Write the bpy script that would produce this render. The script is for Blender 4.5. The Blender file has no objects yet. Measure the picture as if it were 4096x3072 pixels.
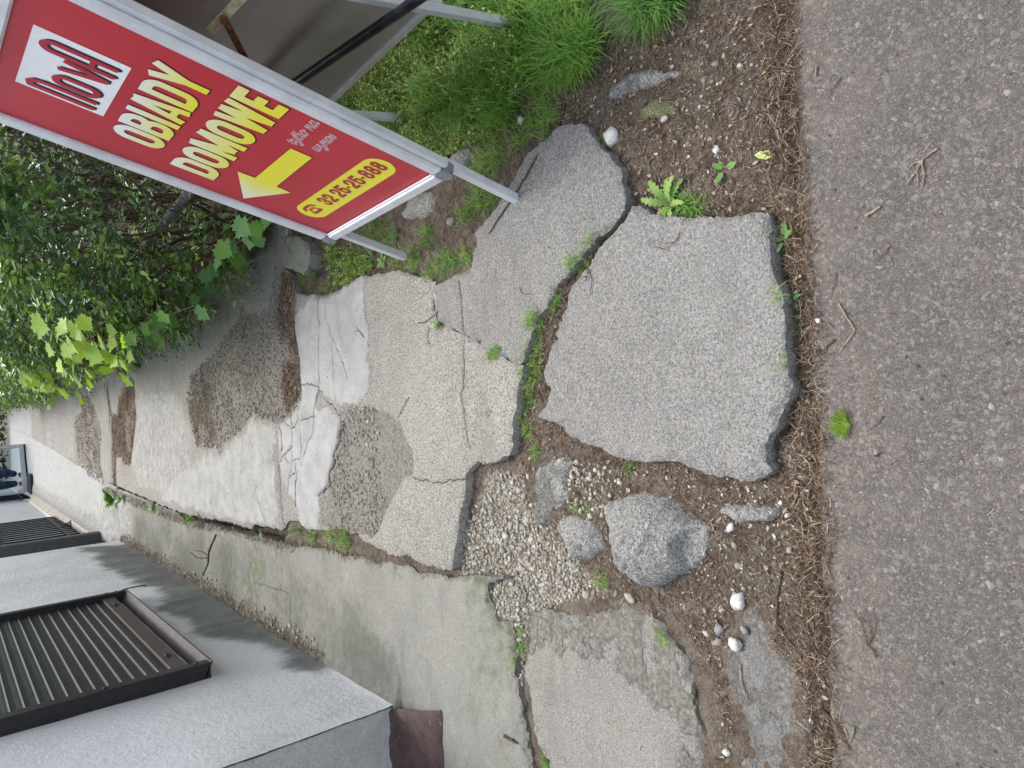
import bpy, math, random
import numpy as np
from mathutils import Vector, Matrix
from mathutils.geometry import delaunay_2d_cdt
random.seed(7); rng = np.random.default_rng(11)
R_ = math.radians
sc = bpy.context.scene
COL = sc.collection

# ------------------------------------------------------------------ camera
F = 2840.0; H = 1.5
def _v(x, y):
    v = np.array([x-2048.0, -(y-1536.0), -F]); return v/np.linalg.norm(v)
_up = -_v(5532, 1382)
_Y = _v(-258.6, 1717.6); _Y = _Y-_Y.dot(_up)*_up; _Y /= np.linalg.norm(_Y)
ROT = np.array([np.cross(_Y, _up), _Y, _up])
cam = bpy.data.cameras.new('camera'); co = bpy.data.objects.new('camera', cam); COL.objects.link(co)
M4 = Matrix([[*ROT[i], 0] for i in range(3)]+[[0, 0, 0, 1]]); M4.translation = Vector((0, 0, H))
co.matrix_world = M4
cam.sensor_width = 36; cam.lens = F/4096*36; cam.clip_end = 500; cam.clip_start = 0.02
sc.camera = co
# ------------------------------------------------------------------ light
w = bpy.data.worlds.new('World'); sc.world = w; w.use_nodes = True
nt = w.node_tree; bg = nt.nodes['Background']; sky = nt.nodes.new('ShaderNodeTexSky')
SUN = Vector((0.10, 0.50, 0.86)).normalized()
sky.sky_type = 'NISHITA'; sky.sun_disc = False; sky.sun_elevation = math.asin(SUN.z)
sky.sun_rotation = math.atan2(SUN.x, SUN.y); sky.dust_density = 3.0; sky.air_density = 1.0
hsv = nt.nodes.new('ShaderNodeHueSaturation'); hsv.inputs['Saturation'].default_value = 0.45
nt.links.new(sky.outputs[0], hsv.inputs['Color']); nt.links.new(hsv.outputs[0], bg.inputs[0])
bg.inputs[1].default_value = 0.15
sl = bpy.data.lights.new('sun', 'SUN'); sl.energy = 0.95; sl.angle = R_(18); sl.color = (1, .965, .91)
so = bpy.data.objects.new('sun', sl); COL.objects.link(so); so.rotation_euler = (-SUN).to_track_quat('-Z', 'Y').to_euler()
sc.view_settings.view_transform = 'Standard'; sc.view_settings.look = 'None'
sc.view_settings.exposure = 1.2; sc.view_settings.gamma = 1
sc.cycles.max_bounces = 8; sc.cycles.transparent_max_bounces = 8

# ------------------------------------------------------------------ helpers
def ray(x, y): return ROT@_v(x, y)
def G(x, y, z=0.0):
    d = ray(x, y); t = (z-H)/d[2]; return (d[0]*t, d[1]*t)
def WP(x, y, dist):
    return np.array([0, 0, H])+ray(x, y)*dist
def PL(x, y, axis, val):
    d = ray(x, y); t = (val-(H if axis == 2 else 0))/d[axis]; return np.array([0, 0, H])+d*t
def Z(c, r, pts):      # crops of the photograph, 1024x768 source px shown 2212 wide
    return [(1024*c+.4629*x, 768*r+.4629*y) for x, y in pts]
def GP(pts, z=0.0): return np.array([G(x, y, z) for x, y in pts])

def hsh(ix, iy, s):
    v = np.sin(ix*127.1+iy*311.7+s*74.7)*43758.5453; return v-np.floor(v)
def vn(x, y, s=0):
    ix = np.floor(x); iy = np.floor(y); fx = x-ix; fy = y-iy
    fx = fx*fx*(3-2*fx); fy = fy*fy*(3-2*fy)
    a = hsh(ix, iy, s); b = hsh(ix+1, iy, s); c = hsh(ix, iy+1, s); d = hsh(ix+1, iy+1, s)
    return (a*(1-fx)+b*fx)*(1-fy)+(c*(1-fx)+d*fx)*fy-.5
def fbm(x, y, sc_=1.0, o=4, s=0, g=.5):
    x = np.asarray(x, float)*sc_; y = np.asarray(y, float)*sc_; t = 0; a = 1
    for i in range(o):
        t = t+a*vn(x, y, s+i*3.1); x = x*2.03+7.1; y = y*2.03-3.3; a *= g
    return t
def inside(P, poly):
    x = P[:, 0]; y = P[:, 1]; r = np.zeros(len(P), bool); n = len(poly)
    for i in range(n):
        x0, y0 = poly[i]; x1, y1 = poly[(i+1) % n]
        c = (y0 > y) != (y1 > y)
        if y1 != y0: r ^= c & (x < (x1-x0)*(y-y0)/(y1-y0)+x0)
    return r
def segdist(P, poly, closed=True):
    n = len(poly); best = np.full(len(P), 1e9)
    for i in range(n if closed else n-1):
        a = np.array(poly[i]); b = np.array(poly[(i+1) % n]); ab = b-a; L = ab@ab+1e-12
        t = np.clip(((P-a)@ab)/L, 0, 1); d = P-a-t[:, None]*ab
        best = np.minimum(best, d[:, 0]**2+d[:, 1]**2)
    return np.sqrt(best)
def sdist(P, poly):    # positive inside
    d = segdist(P, poly); return np.where(inside(P, poly), d, -d)
def sstep(a, b, x):
    t = np.clip((x-a)/(b-a), 0, 1); return t*t*(3-2*t)
def resample(poly, h, amp=0.0, seed=0, closed=True, sc_=12):
    poly = np.array(poly, float); out = []; n = len(poly)
    for i in range(n if closed else n-1):
        a = poly[i]; b = poly[(i+1) % n]; k = max(1, int(np.linalg.norm(b-a)/h))
        for j in range(k): out.append(a+(b-a)*j/k)
    if not closed: out.append(poly[-1])
    out = np.array(out)
    if amp:
        out = out+np.stack([fbm(out[:, 0], out[:, 1], sc_, 4, seed, .65), fbm(out[:, 0], out[:, 1], sc_, 4, seed+50, .65)], 1)*amp
    if amp: out = out+rng.normal(0, amp*.13, out.shape)
    return out

def mesh_obj(name, V, Fc, mat=None, parent=None, smooth=False, attrs=None):
    me = bpy.data.meshes.new(name)
    me.from_pydata([tuple(map(float, v)) for v in V], [], [tuple(map(int, f)) for f in Fc]); me.update()
    if attrs:
        for k, a in attrs.items():
            at = me.color_attributes.new(k, 'FLOAT_COLOR', 'POINT')
            arr = np.ones((len(V), 4), np.float32); arr[:, :a.shape[1]] = a; at.data.foreach_set('color', arr.ravel())
    if smooth: me.polygons.foreach_set('use_smooth', [True]*len(me.polygons))
    if mat: me.materials.append(mat)
    o = bpy.data.objects.new(name, me); COL.objects.link(o)
    if parent: o.parent = parent
    return o
def bulk(name, tv, tf, Mx, P, mat, var=None, parent=None, smooth=False):
    """many copies of one template as one mesh. Mx (N,3,3) columns = axes, P (N,3)"""
    tv = np.asarray(tv, float); N = len(P); nv = len(tv)
    V = (np.einsum('nij,vj->nvi', Mx, tv)+P[:, None, :]).reshape(-1, 3)
    tot = np.array([len(f) for f in tf]); flat = np.concatenate([np.array(f) for f in tf])
    loops = (flat[None, :]+(np.arange(N)*nv)[:, None]).ravel()
    tots = np.tile(tot, N); starts = np.concatenate([[0], np.cumsum(tots)[:-1]])
    me = bpy.data.meshes.new(name)
    me.vertices.add(len(V)); me.vertices.foreach_set('co', V.astype(np.float32).ravel())
    me.loops.add(len(loops)); me.loops.foreach_set('vertex_index', loops.astype(np.int32))
    me.polygons.add(len(tots)); me.polygons.foreach_set('loop_start', starts.astype(np.int32))
    me.polygons.foreach_set('loop_total', tots.astype(np.int32))
    if smooth: me.polygons.foreach_set('use_smooth', [True]*len(tots))
    me.update(calc_edges=True); me.validate()
    if var is not None:
        at = me.color_attributes.new('var', 'FLOAT_COLOR', 'POINT')
        a = np.ones((N, nv, 4), np.float32); a[:, :, :var.shape[1]] = var[:, None, :]; at.data.foreach_set('color', a.ravel())
    me.materials.append(mat)
    o = bpy.data.objects.new(name, me); COL.objects.link(o)
    if parent: o.parent = parent
    return o
def basis(D, roll=None, up=(0, 0, 1)):
    """N directions -> N matrices with columns (dir, side, normal)"""
    D = D/np.linalg.norm(D, axis=1, keepdims=True); U = np.tile(np.array(up, float), (len(D), 1))
    S = np.cross(U, D); l = np.linalg.norm(S, axis=1, keepdims=True); S = np.where(l < 1e-4, np.array([1., 0, 0]), S/np.maximum(l, 1e-4))
    Nn = np.cross(D, S)
    if roll is not None:
        c = np.cos(roll)[:, None]; s = np.sin(roll)[:, None]; S, Nn = S*c+Nn*s, Nn*c-S*s
    return np.stack([D, S, Nn], 2)
def tag(o, label=None, cat=None, group=None, kind=None):
    if label: o['label'] = label
    if cat: o['category'] = cat
    if group: o['group'] = group
    if kind: o['kind'] = kind
    return o
def empty(name, loc=(0, 0, 0), label=None, cat=None, group=None):
    o = bpy.data.objects.new(name, None); COL.objects.link(o); o.location = loc; o.empty_display_size = .1
    return tag(o, label, cat, group)
class MB:
    def __init__(s): s.V = []; s.F = []
    def add(s, V, Fc):
        n = len(s.V); s.V += [tuple(v) for v in V]; s.F += [tuple(i+n for i in f) for f in Fc]; return s
    def box(s, a, b, bev=0.0):
        x0, y0, z0 = a; x1, y1, z1 = b
        if bev <= 0:
            return s.add([(x0, y0, z0), (x1, y0, z0), (x1, y1, z0), (x0, y1, z0), (x0, y0, z1), (x1, y0, z1), (x1, y1, z1), (x0, y1, z1)],
                         [(3, 2, 1, 0), (4, 5, 6, 7), (0, 1, 5, 4), (1, 2, 6, 5), (2, 3, 7, 6), (3, 0, 4, 7)])
        c = [(x0+x1)/2, (y0+y1)/2, (z0+z1)/2]; h = [(x1-x0)/2, (y1-y0)/2, (z1-z0)/2]
        V = []; ix = {}
        for sx in (-1, 1):
            for sy in (-1, 1):
                for sz in (-1, 1):
                    for k in range(3):
                        p = [sx*(h[0]-bev), sy*(h[1]-bev), sz*(h[2]-bev)]; sg = (sx, sy, sz); p[k] = sg[k]*h[k]
                        ix[(sx, sy, sz, k)] = len(V); V.append((c[0]+p[0], c[1]+p[1], c[2]+p[2]))
        Fc = []
        for k in range(3):
            i, j = [q for q in range(3) if q != k]
            for sk in (-1, 1):
                q = []
                for a_, b_ in ((-1, -1), (1, -1), (1, 1), (-1, 1)):
                    sg = [0, 0, 0]; sg[k] = sk; sg[i] = a_; sg[j] = b_; q.append(ix[(*sg, k)])
                Fc.append(q)
            for a_ in (-1, 1):
                for b_ in (-1, 1):
                    q = []
                    for sk, kk in ((-1, i), (1, i), (1, j), (-1, j)):
                        sg = [0, 0, 0]; sg[k] = sk; sg[i] = a_; sg[j] = b_; q.append(ix[(*sg, kk)])
                    Fc.append(q)
        for sx in (-1, 1):
            for sy in (-1, 1):
                for sz in (-1, 1): Fc.append([ix[(sx, sy, sz, k)] for k in range(3)])
        return s.add(V, Fc)
    def tube(s, pts, rad, n=6, cap=True):
        pts = [Vector(p) for p in pts]; m = len(pts)
        rad = [rad]*m if isinstance(rad, (int, float)) else rad
        V = []; Fc = []; ref = None
        for i, p in enumerate(pts):
            t = (pts[min(i+1, m-1)]-pts[max(i-1, 0)])
            t = t.normalized() if t.length > 1e-9 else Vector((0, 0, 1))
            if ref is None: ref = t.orthogonal().normalized()
            ref = (ref-t*ref.dot(t)); ref = ref.normalized() if ref.length > 1e-6 else t.orthogonal().normalized()
            bn = t.cross(ref)
            for k in range(n):
                a = 2*math.pi*k/n; V.append(p+(ref*math.cos(a)+bn*math.sin(a))*rad[i])
        for i in range(m-1):
            for k in range(n): Fc.append((i*n+k, i*n+(k+1) % n, (i+1)*n+(k+1) % n, (i+1)*n+k))
        if cap: Fc.append(tuple(range(n))[::-1]); Fc.append(tuple((m-1)*n+k for k in range(n)))
        return s.add(V, Fc)
    def build(s, name, mat, parent=None, smooth=False):
        o = mesh_obj(name, s.V, s.F, mat, parent, smooth)
        if smooth:
            import bmesh
            bm = bmesh.new(); bm.from_mesh(o.data); bmesh.ops.recalc_face_normals(bm, faces=bm.faces); bm.to_mesh(o.data); bm.free()
        return o

# ------------------------------------------------------------------ materials
class NT:
    def __init__(s, name):
        s.m = bpy.data.materials.new(name); s.m.use_nodes = True; s.t = s.m.node_tree; s.t.nodes.clear()
        s.out = s.n('ShaderNodeOutputMaterial'); s.geo = s.n('ShaderNodeNewGeometry')
    def n(s, ty, **k):
        o = s.t.nodes.new(ty)
        for a, v in k.items(): setattr(o, a, v)
        return o
    def l(s, a, b): s.t.links.new(a, b)
    def pos(s): return s.geo.outputs['Position']
    def noise(s, scale, det=4, rough=.55, vec=None, stretch=None):
        o = s.n('ShaderNodeTexNoise'); o.inputs['Scale'].default_value = scale; o.inputs['Detail'].default_value = det; o.inputs['Roughness'].default_value = rough
        v = vec or s.pos()
        if stretch:
            mp = s.n('ShaderNodeVectorMath', operation='MULTIPLY'); s.l(v, mp.inputs[0]); mp.inputs[1].default_value = stretch; v = mp.outputs[0]
        s.l(v, o.inputs['Vector']); return o.outputs['Fac']
    def vor(s, scale, feat='F1', out='Distance', rnd=1.0, vec=None):
        o = s.n('ShaderNodeTexVoronoi', feature=feat); o.inputs['Scale'].default_value = scale; o.inputs['Randomness'].default_value = rnd
        s.l(vec or s.pos(), o.inputs['Vector']); return o.outputs[out]
    def ramp(s, f, stops):
        o = s.n('ShaderNodeValToRGB'); e = o.color_ramp.elements
        while len(e) < len(stops): e.new(.5)
        for i, (p, c) in enumerate(stops):
            e[i].position = p; e[i].color = (*c, 1) if len(c) == 3 else c
        s.l(f, o.inputs[0]); return o.outputs[0]
    def st(s, f, a, b):
        o = s.n('ShaderNodeMapRange'); o.interpolation_type = 'SMOOTHSTEP'
        o.inputs[1].default_value = a; o.inputs[2].default_value = b; s.l(f, o.inputs[0]); return o.outputs[0]
    def mix(s, f, a, b, mode='MIX'):
        o = s.n('ShaderNodeMix', data_type='RGBA', blend_type=mode)
        for v, i in ((f, 0), (a, 6), (b, 7)):
            if isinstance(v, (int, float)): o.inputs[i].default_value = v
            elif isinstance(v, tuple): o.inputs[i].default_value = (*v, 1)
            else: s.l(v, o.inputs[i])
        return o.outputs[2]
    def math(s, op, a, b=0.0, c=None):
        o = s.n('ShaderNodeMath', operation=op)
        for v, i in ((a, 0), (b, 1), (c, 2)):
            if v is None: continue
            if isinstance(v, (int, float)): o.inputs[i].default_value = v
            else: s.l(v, o.inputs[i])
        return o.outputs[0]
    def attr(s, name):
        o = s.n('ShaderNodeAttribute', attribute_name=name); sp = s.n('ShaderNodeSeparateColor'); s.l(o.outputs['Color'], sp.inputs[0])
        return sp.outputs, o.outputs['Color']
    def bump(s, h, dist, strength=1.0, prev=None):
        o = s.n('ShaderNodeBump'); o.inputs['Distance'].default_value = dist; o.inputs['Strength'].default_value = strength; s.l(h, o.inputs['Height'])
        if prev: s.l(prev, o.inputs['Normal'])
        return o.outputs[0]
    def bsdf(s, col, rough=.9, spec=.25, normal=None, metal=0.0, alpha=None):
        b = s.n('ShaderNodeBsdfPrincipled')
        for v, k in ((col, 'Base Color'), (rough, 'Roughness'), (metal, 'Metallic'), (spec, 'Specular IOR Level')):
            if isinstance(v, tuple): b.inputs[k].default_value = (*v, 1)
            elif isinstance(v, (int, float)): b.inputs[k].default_value = v
            else: s.l(v, b.inputs[k])
        if normal: s.l(normal, b.inputs['Normal'])
        s.l(b.outputs[0], s.out.inputs[0]); return b

def concrete(name, paste, dark, light, speck=1.0, sc_=1.0, attrs=True, bumpy=1.0, skim=(.52, .52, .515), mott=(.12, .35)):
    t = NT(name)
    big = t.noise(2.3, 5, .6); mid = t.noise(14, 6, .65); fine = t.noise(160*sc_, 4, .7)
    col = t.mix(t.st(big, .35, .68), paste, tuple(c*.83 for c in paste))
    col = t.mix(t.math('MULTIPLY', t.st(mid, .45, .7), .35), col, tuple(min(1, c*1.25) for c in paste))
    vc = t.vor(250*sc_, out='Color'); sv = t.n('ShaderNodeSeparateColor'); t.l(vc, sv.inputs[0])
    vd = t.vor(250*sc_)
    gr1 = t.noise(150*sc_, 4, .7); col = t.mix(t.math('MULTIPLY', t.st(gr1, .485, .40), .75*min(1, speck+.15)), col, tuple(c*.42 for c in paste)); col = t.mix(t.math('MULTIPLY', t.st(gr1, .53, .62), .75*min(1, speck+.15)), col, tuple(min(1, c*1.5) for c in paste))
    lt = t.math('MULTIPLY', t.st(sv.outputs[0], .72, .8), t.st(vd, .55, .25))
    dk = t.math('MULTIPLY', t.st(sv.outputs[1], .70, .78), t.st(vd, .6, .3))
    v2c = t.vor(120*sc_, out='Color'); s2 = t.n('ShaderNodeSeparateColor'); t.l(v2c, s2.inputs[0]); v2d = t.vor(120*sc_)
    lt2 = t.math('MULTIPLY', t.st(s2.outputs[0], .93, .96), t.st(v2d, .36, .22)); dk2 = t.math('MULTIPLY', t.st(s2.outputs[1], .93, .96), t.st(v2d, .4, .28))
    a, _ = t.attr('m1'); b, _ = t.attr('m2')
    n2 = t.math('MULTIPLY', t.math('SUBTRACT', t.noise(22, 6, .7), .5), 1.1)
    def edge(ch, lo=.35, hi=.62): return t.st(t.math('ADD', ch, n2), lo, hi)
    if attrs:
        white = edge(a[0]); rough = edge(a[1]); lit = edge(a[2]); stain = t.st(t.math('ADD', b[0], n2), .2, .95); crack = t.st(t.math('ADD', b[1], t.math('MULTIPLY', n2, .5)), .4, .7); moss = t.st(t.math('ADD', b[2], n2), .35, .8)
    else:
        white = rough = lit = stain = crack = moss = 0.0
    spk = speck
    if attrs: spk = t.math('MULTIPLY', t.math('SUBTRACT', 1.0, t.math('MULTIPLY', white, .75)), speck)
    col = t.mix(t.math('MULTIPLY', dk, spk), col, dark); col = t.mix(t.math('MULTIPLY', lt, spk), col, light)
    col = t.mix(t.math('MULTIPLY', dk2, spk), col, tuple(c*.8 for c in dark)); col = t.mix(t.math('MULTIPLY', lt2, spk), col, tuple(min(1, c*1.1) for c in light))
    str_ = t.noise(5, 7, .7, stretch=(.35, 1.6, 1)); col = t.mix(t.math('MULTIPLY', t.st(str_, .52, .68), .38), col, tuple(c*.58 for c in paste))
    pit = t.st(fine, .62, .74)
    col = t.mix(t.math('MULTIPLY', pit, .5), col, tuple(c*.45 for c in paste))
    pitb = t.st(fine, .45, .28); col = t.mix(t.math('MULTIPLY', pitb, .35), col, light)
    if attrs:
        sk = t.mix(t.st(t.noise(9, 6, .7), .35, .7), skim, tuple(c*.74 for c in skim))
        col = t.mix(t.math('MULTIPLY', white, .8), col, sk)
        rc = t.mix(t.st(t.vor(60, out='Distance'), .1, .6), (.52, .485, .43), (.20, .18, .15)); rc = t.mix(t.st(t.noise(70, 4), .4, .62), rc, (.36, .335, .29))
        col = t.mix(t.math('MULTIPLY', rough, .62), col, rc)
        lc = t.mix(t.st(t.noise(260, 3, .7, stretch=(1, .5, 1)), .42, .6), (.17, .12, .088), (.44, .355, .27))
        col = t.mix(lit, col, lc)
        col = t.mix(t.math('MULTIPLY', stain, .72), col, (.085, .09, .075))
        col = t.mix(t.math('MULTIPLY', moss, .6), col, (.10, .125, .055))
        col = t.mix(t.math('MULTIPLY', crack, .85), col, (.05, .047, .035))
    hN = t.math('ADD', t.math('MULTIPLY', fine, .6), t.math('MULTIPLY', vd, .5)); hN = t.math('ADD', hN, t.math('MULTIPLY', mid, 1.2)); hN = t.math('ADD', hN, t.math('MULTIPLY', gr1, 2.6*speck))
    if attrs:
        hN = t.math('ADD', hN, t.math('MULTIPLY', t.math('MULTIPLY', rough, t.noise(95, 5, .7)), 5.0))
        hN = t.math('ADD', hN, t.math('MULTIPLY', t.math('MULTIPLY', lit, t.noise(240, 3)), 4.0))
        hN = t.math('ADD', hN, t.math('MULTIPLY', white, .7))
    t.bsdf(col, .92, .2, t.bump(hN, .0036*bumpy, 1.0)); return t.m

def varmat(name, stops, rough=.8, trans=0.0, spec=.3, noise_amt=.25, nsc=120):
    t = NT(name); a, c = t.attr('var')
    col = t.ramp(a[0], stops)
    col = t.mix(t.math('MULTIPLY', t.noise(nsc, 3), noise_amt), col, (.02, .02, .01))
    if not trans: t.bsdf(col, rough, spec); return t.m
    b = t.bsdf(col, rough, spec); tr = t.n('ShaderNodeBsdfTranslucent'); bc = t.mix(1.0, col, (1.25, 1.25, .55), 'MULTIPLY'); t.l(bc, tr.inputs[0])
    mx = t.n('ShaderNodeMixShader'); mx.inputs[0].default_value = trans; t.l(b.outputs[0], mx.inputs[1]); t.l(tr.outputs[0], mx.inputs[2]); t.l(mx.outputs[0], t.out.inputs[0])
    return t.m
def plain(name, col, rough=.6, spec=.4, metal=0.0, nz=.12, nsc=30, bump=0.0, bsc=300):
    t = NT(name); c = t.mix(t.math('MULTIPLY', t.st(t.noise(nsc, 6, .65), .35, .7), 1.0), tuple(x*(1-nz) for x in col), tuple(min(1, x*(1+nz)) for x in col))
    t.bsdf(c, rough, spec, t.bump(t.noise(bsc, 4), bump) if bump else None, metal); return t.m

# asphalt: rounded stones in a sandy matrix
t = NT('asphalt')
wv = t.n('ShaderNodeVectorMath', operation='ADD'); nz = t.n('ShaderNodeTexNoise'); nz.inputs['Scale'].default_value = 60; t.l(t.pos(), nz.inputs['Vector'])
ms = t.n('ShaderNodeVectorMath', operation='SCALE'); t.l(nz.outputs['Color'], ms.inputs[0]); ms.inputs['Scale'].default_value = .012; t.l(t.pos(), wv.inputs[0]); t.l(ms.outputs[0], wv.inputs[1]); VW = wv.outputs[0]
e1 = t.vor(125, 'DISTANCE_TO_EDGE', vec=VW); c1 = t.vor(125, out='Color', vec=VW); s1 = t.n('ShaderNodeSeparateColor'); t.l(c1, s1.inputs[0])
e2 = t.vor(270, 'DISTANCE_TO_EDGE', vec=VW); c2 = t.vor(270, out='Color', vec=VW); s2 = t.n('ShaderNodeSeparateColor'); t.l(c2, s2.inputs[0])
st1 = t.ramp(s1.outputs[0], [(0, (.085, .08, .077)), (.45, (.14, .13, .123)), (.8, (.175, .162, .152)), (.97, (.19, .178, .168)), (1, (.28, .265, .245))])
st2 = t.ramp(s2.outputs[1], [(0, (.095, .086, .08)), (.6, (.15, .134, .122)), (.93, (.19, .166, .145)), (1, (.33, .29, .24))])
big = t.st(s1.outputs[1], .62, .68)
col = t.mix(big, st2, st1)
sand = t.mix(t.noise(300, 3), (.15, .125, .105), (.33, .275, .225))
gap = t.mix(big, t.st(e2, .06, .0), t.st(e1, .06, .0))
col = t.mix(t.math('MULTIPLY', gap, t.st(t.noise(9, 5, .7), .3, .62)), col, sand)
col = t.mix(t.math('MULTIPLY', t.st(t.noise(1.6, 5), .4, .7), .3), col, (.10, .095, .095))
col = t.mix(t.math('MULTIPLY', t.st(t.noise(420, 2), .66, .74), .7), col, (.42, .38, .33))
sepp = t.n('ShaderNodeSeparateXYZ'); t.l(t.pos(), sepp.inputs[0])
dust = t.math('MULTIPLY', t.st(sepp.outputs[1], .55, .86), t.st(t.noise(14, 6, .7), .40, .62)); col = t.mix(t.math('MULTIPLY', dust, .6), col, sand)
col = t.mix(t.math('MULTIPLY', t.st(t.noise(6, 6, .7), .48, .66), .35), col, (.20, .178, .16))
dkp = t.math('MULTIPLY', t.st(t.vor(26), .13, .09), t.st(t.noise(3.1, 3), .42, .55)); col = t.mix(t.math('MULTIPLY', dkp, .75), col, (.045, .045, .05))
hh = t.mix(big, t.st(e2, 0, .16), t.st(e1, 0, .22))
hh = t.math('ADD', hh, t.math('MULTIPLY', t.noise(260, 4), .6)); hh = t.math('ADD', hh, t.math('MULTIPLY', t.noise(35, 4), .9))
t.bsdf(col, .88, .25, t.bump(hh, .0013)); M_ASPH = t.m

# soil
t = NT('soil'); a, _ = t.attr('m1')
s1 = t.mix(t.st(t.noise(35, 6, .7), .35, .7), (.095, .074, .058), (.21, .172, .138))
s1 = t.mix(t.math('MULTIPLY', t.st(t.noise(380, 3, .7, stretch=(1, .45, 1)), .53, .63), .6), s1, (.34, .275, .21))
s1 = t.mix(t.math('MULTIPLY', t.st(t.noise(300, 3, .7, stretch=(.45, 1, 1)), .35, .25), .8), s1, (.03, .02, .014))
vd = t.vor(110); vc = t.vor(110, out='Color'); sv = t.n('ShaderNodeSeparateColor'); t.l(vc, sv.inputs[0])
gr = t.mix(t.st(t.noise(12, 5), .35, .65), (.40, .365, .30), (.27, .25, .20)); gr = t.mix(t.st(vd, .45, .7), gr, (.15, .13, .10)); gr = t.mix(t.math('MULTIPLY', t.st(sv.outputs[0], .6, .7), t.st(vd, .5, .35)), gr, (.5, .47, .40))
n2 = t.math('MULTIPLY', t.math('SUBTRACT', t.noise(20, 6, .7), .5), 1.2); s1 = t.mix(t.math('MULTIPLY', t.st(t.noise(9, 6, .7), .5, .66), .6), s1, (.27, .24, .20))
col = t.mix(t.st(t.math('ADD', a[0], n2), .3, .7), s1, gr)
col = t.mix(t.math('MULTIPLY', t.st(t.math('ADD', a[1], n2), .3, .7), .7), col, (.21, .205, .19))
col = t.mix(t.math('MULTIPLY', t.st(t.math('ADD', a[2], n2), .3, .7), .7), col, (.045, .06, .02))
hh = t.math('ADD', t.math('MULTIPLY', t.noise(45, 6, .7), 2.5), t.noise(300, 4, .7)); hh = t.math('SUBTRACT', hh, vd)
t.bsdf(col, .95, .1, t.bump(hh, .006)); M_SOIL = t.m

M_SLAB = concrete('slab_concrete', (.285, .278, .262), (.12, .118, .115), (.46, .45, .42), .75, 1.0)
M_PATH = concrete('path_concrete', (.365, .35, .315), (.12, .115, .105), (.50, .475, .42), .85, .9)
M_APRON = concrete('apron_concrete', (.27, .265, .235), (.12, .12, .105), (.33, .33, .30), .35, 1.2, bumpy=.7)
M_CHUNK = concrete('broken_concrete', (.47, .465, .44), (.18, .18, .175), (.72, .715, .69), 1.0, .9, bumpy=2.0)
M_LITTER = varmat('dry_litter', [(0, (.050, .032, .023)), (.3, (.13, .082, .054)), (.6, (.24, .165, .108)), (.85, (.40, .31, .22)), (1, (.66, .58, .47))], .8)
M_STONE = varmat('pebble', [(0, (.20, .175, .145)), (.35, (.33, .30, .25)), (.7, (.44, .41, .35)), (.9, (.60, .57, .52)), (1, (.36, .365, .37))], .75, nsc=200, noise_amt=.35)
M_GRASS = varmat('grass_blade', [(0, (.13, .24, .08)), (.4, (.14, .33, .05)), (.75, (.26, .48, .08)), (.92, (.36, .52, .14)), (1, (.50, .46, .26))], .5, .35)
M_CHICK = varmat('chickweed', [(0, (.12, .21, .05)), (.4, (.28, .42, .09)), (.75, (.52, .64, .20)), (1, (.78, .82, .46))], .55, .35)
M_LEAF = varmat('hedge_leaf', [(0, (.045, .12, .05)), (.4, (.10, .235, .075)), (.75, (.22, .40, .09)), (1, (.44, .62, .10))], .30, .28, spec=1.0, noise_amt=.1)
M_MAPLE = varmat('maple_leaf', [(0, (.08, .20, .09)), (.5, (.20, .39, .07)), (1, (.42, .62, .05))], .45, .45, noise_amt=.1)
M_WEED = varmat('weed_leaf', [(0, (.10, .22, .11)), (.5, (.16, .33, .09)), (1, (.30, .46, .12))], .5, .3, noise_amt=.15)
M_TWIG = plain('bark', (.105, .08, .062), .85, .15, nz=.4, nsc=60, bump=.001)
M_TWIGP = plain('pale_bark', (.30, .25, .19), .85, .15, nz=.3, nsc=90, bump=.0008)
M_TWIGR = plain('red_bark', (.12, .055, .045), .8, .2, nz=.3, nsc=90)

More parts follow.
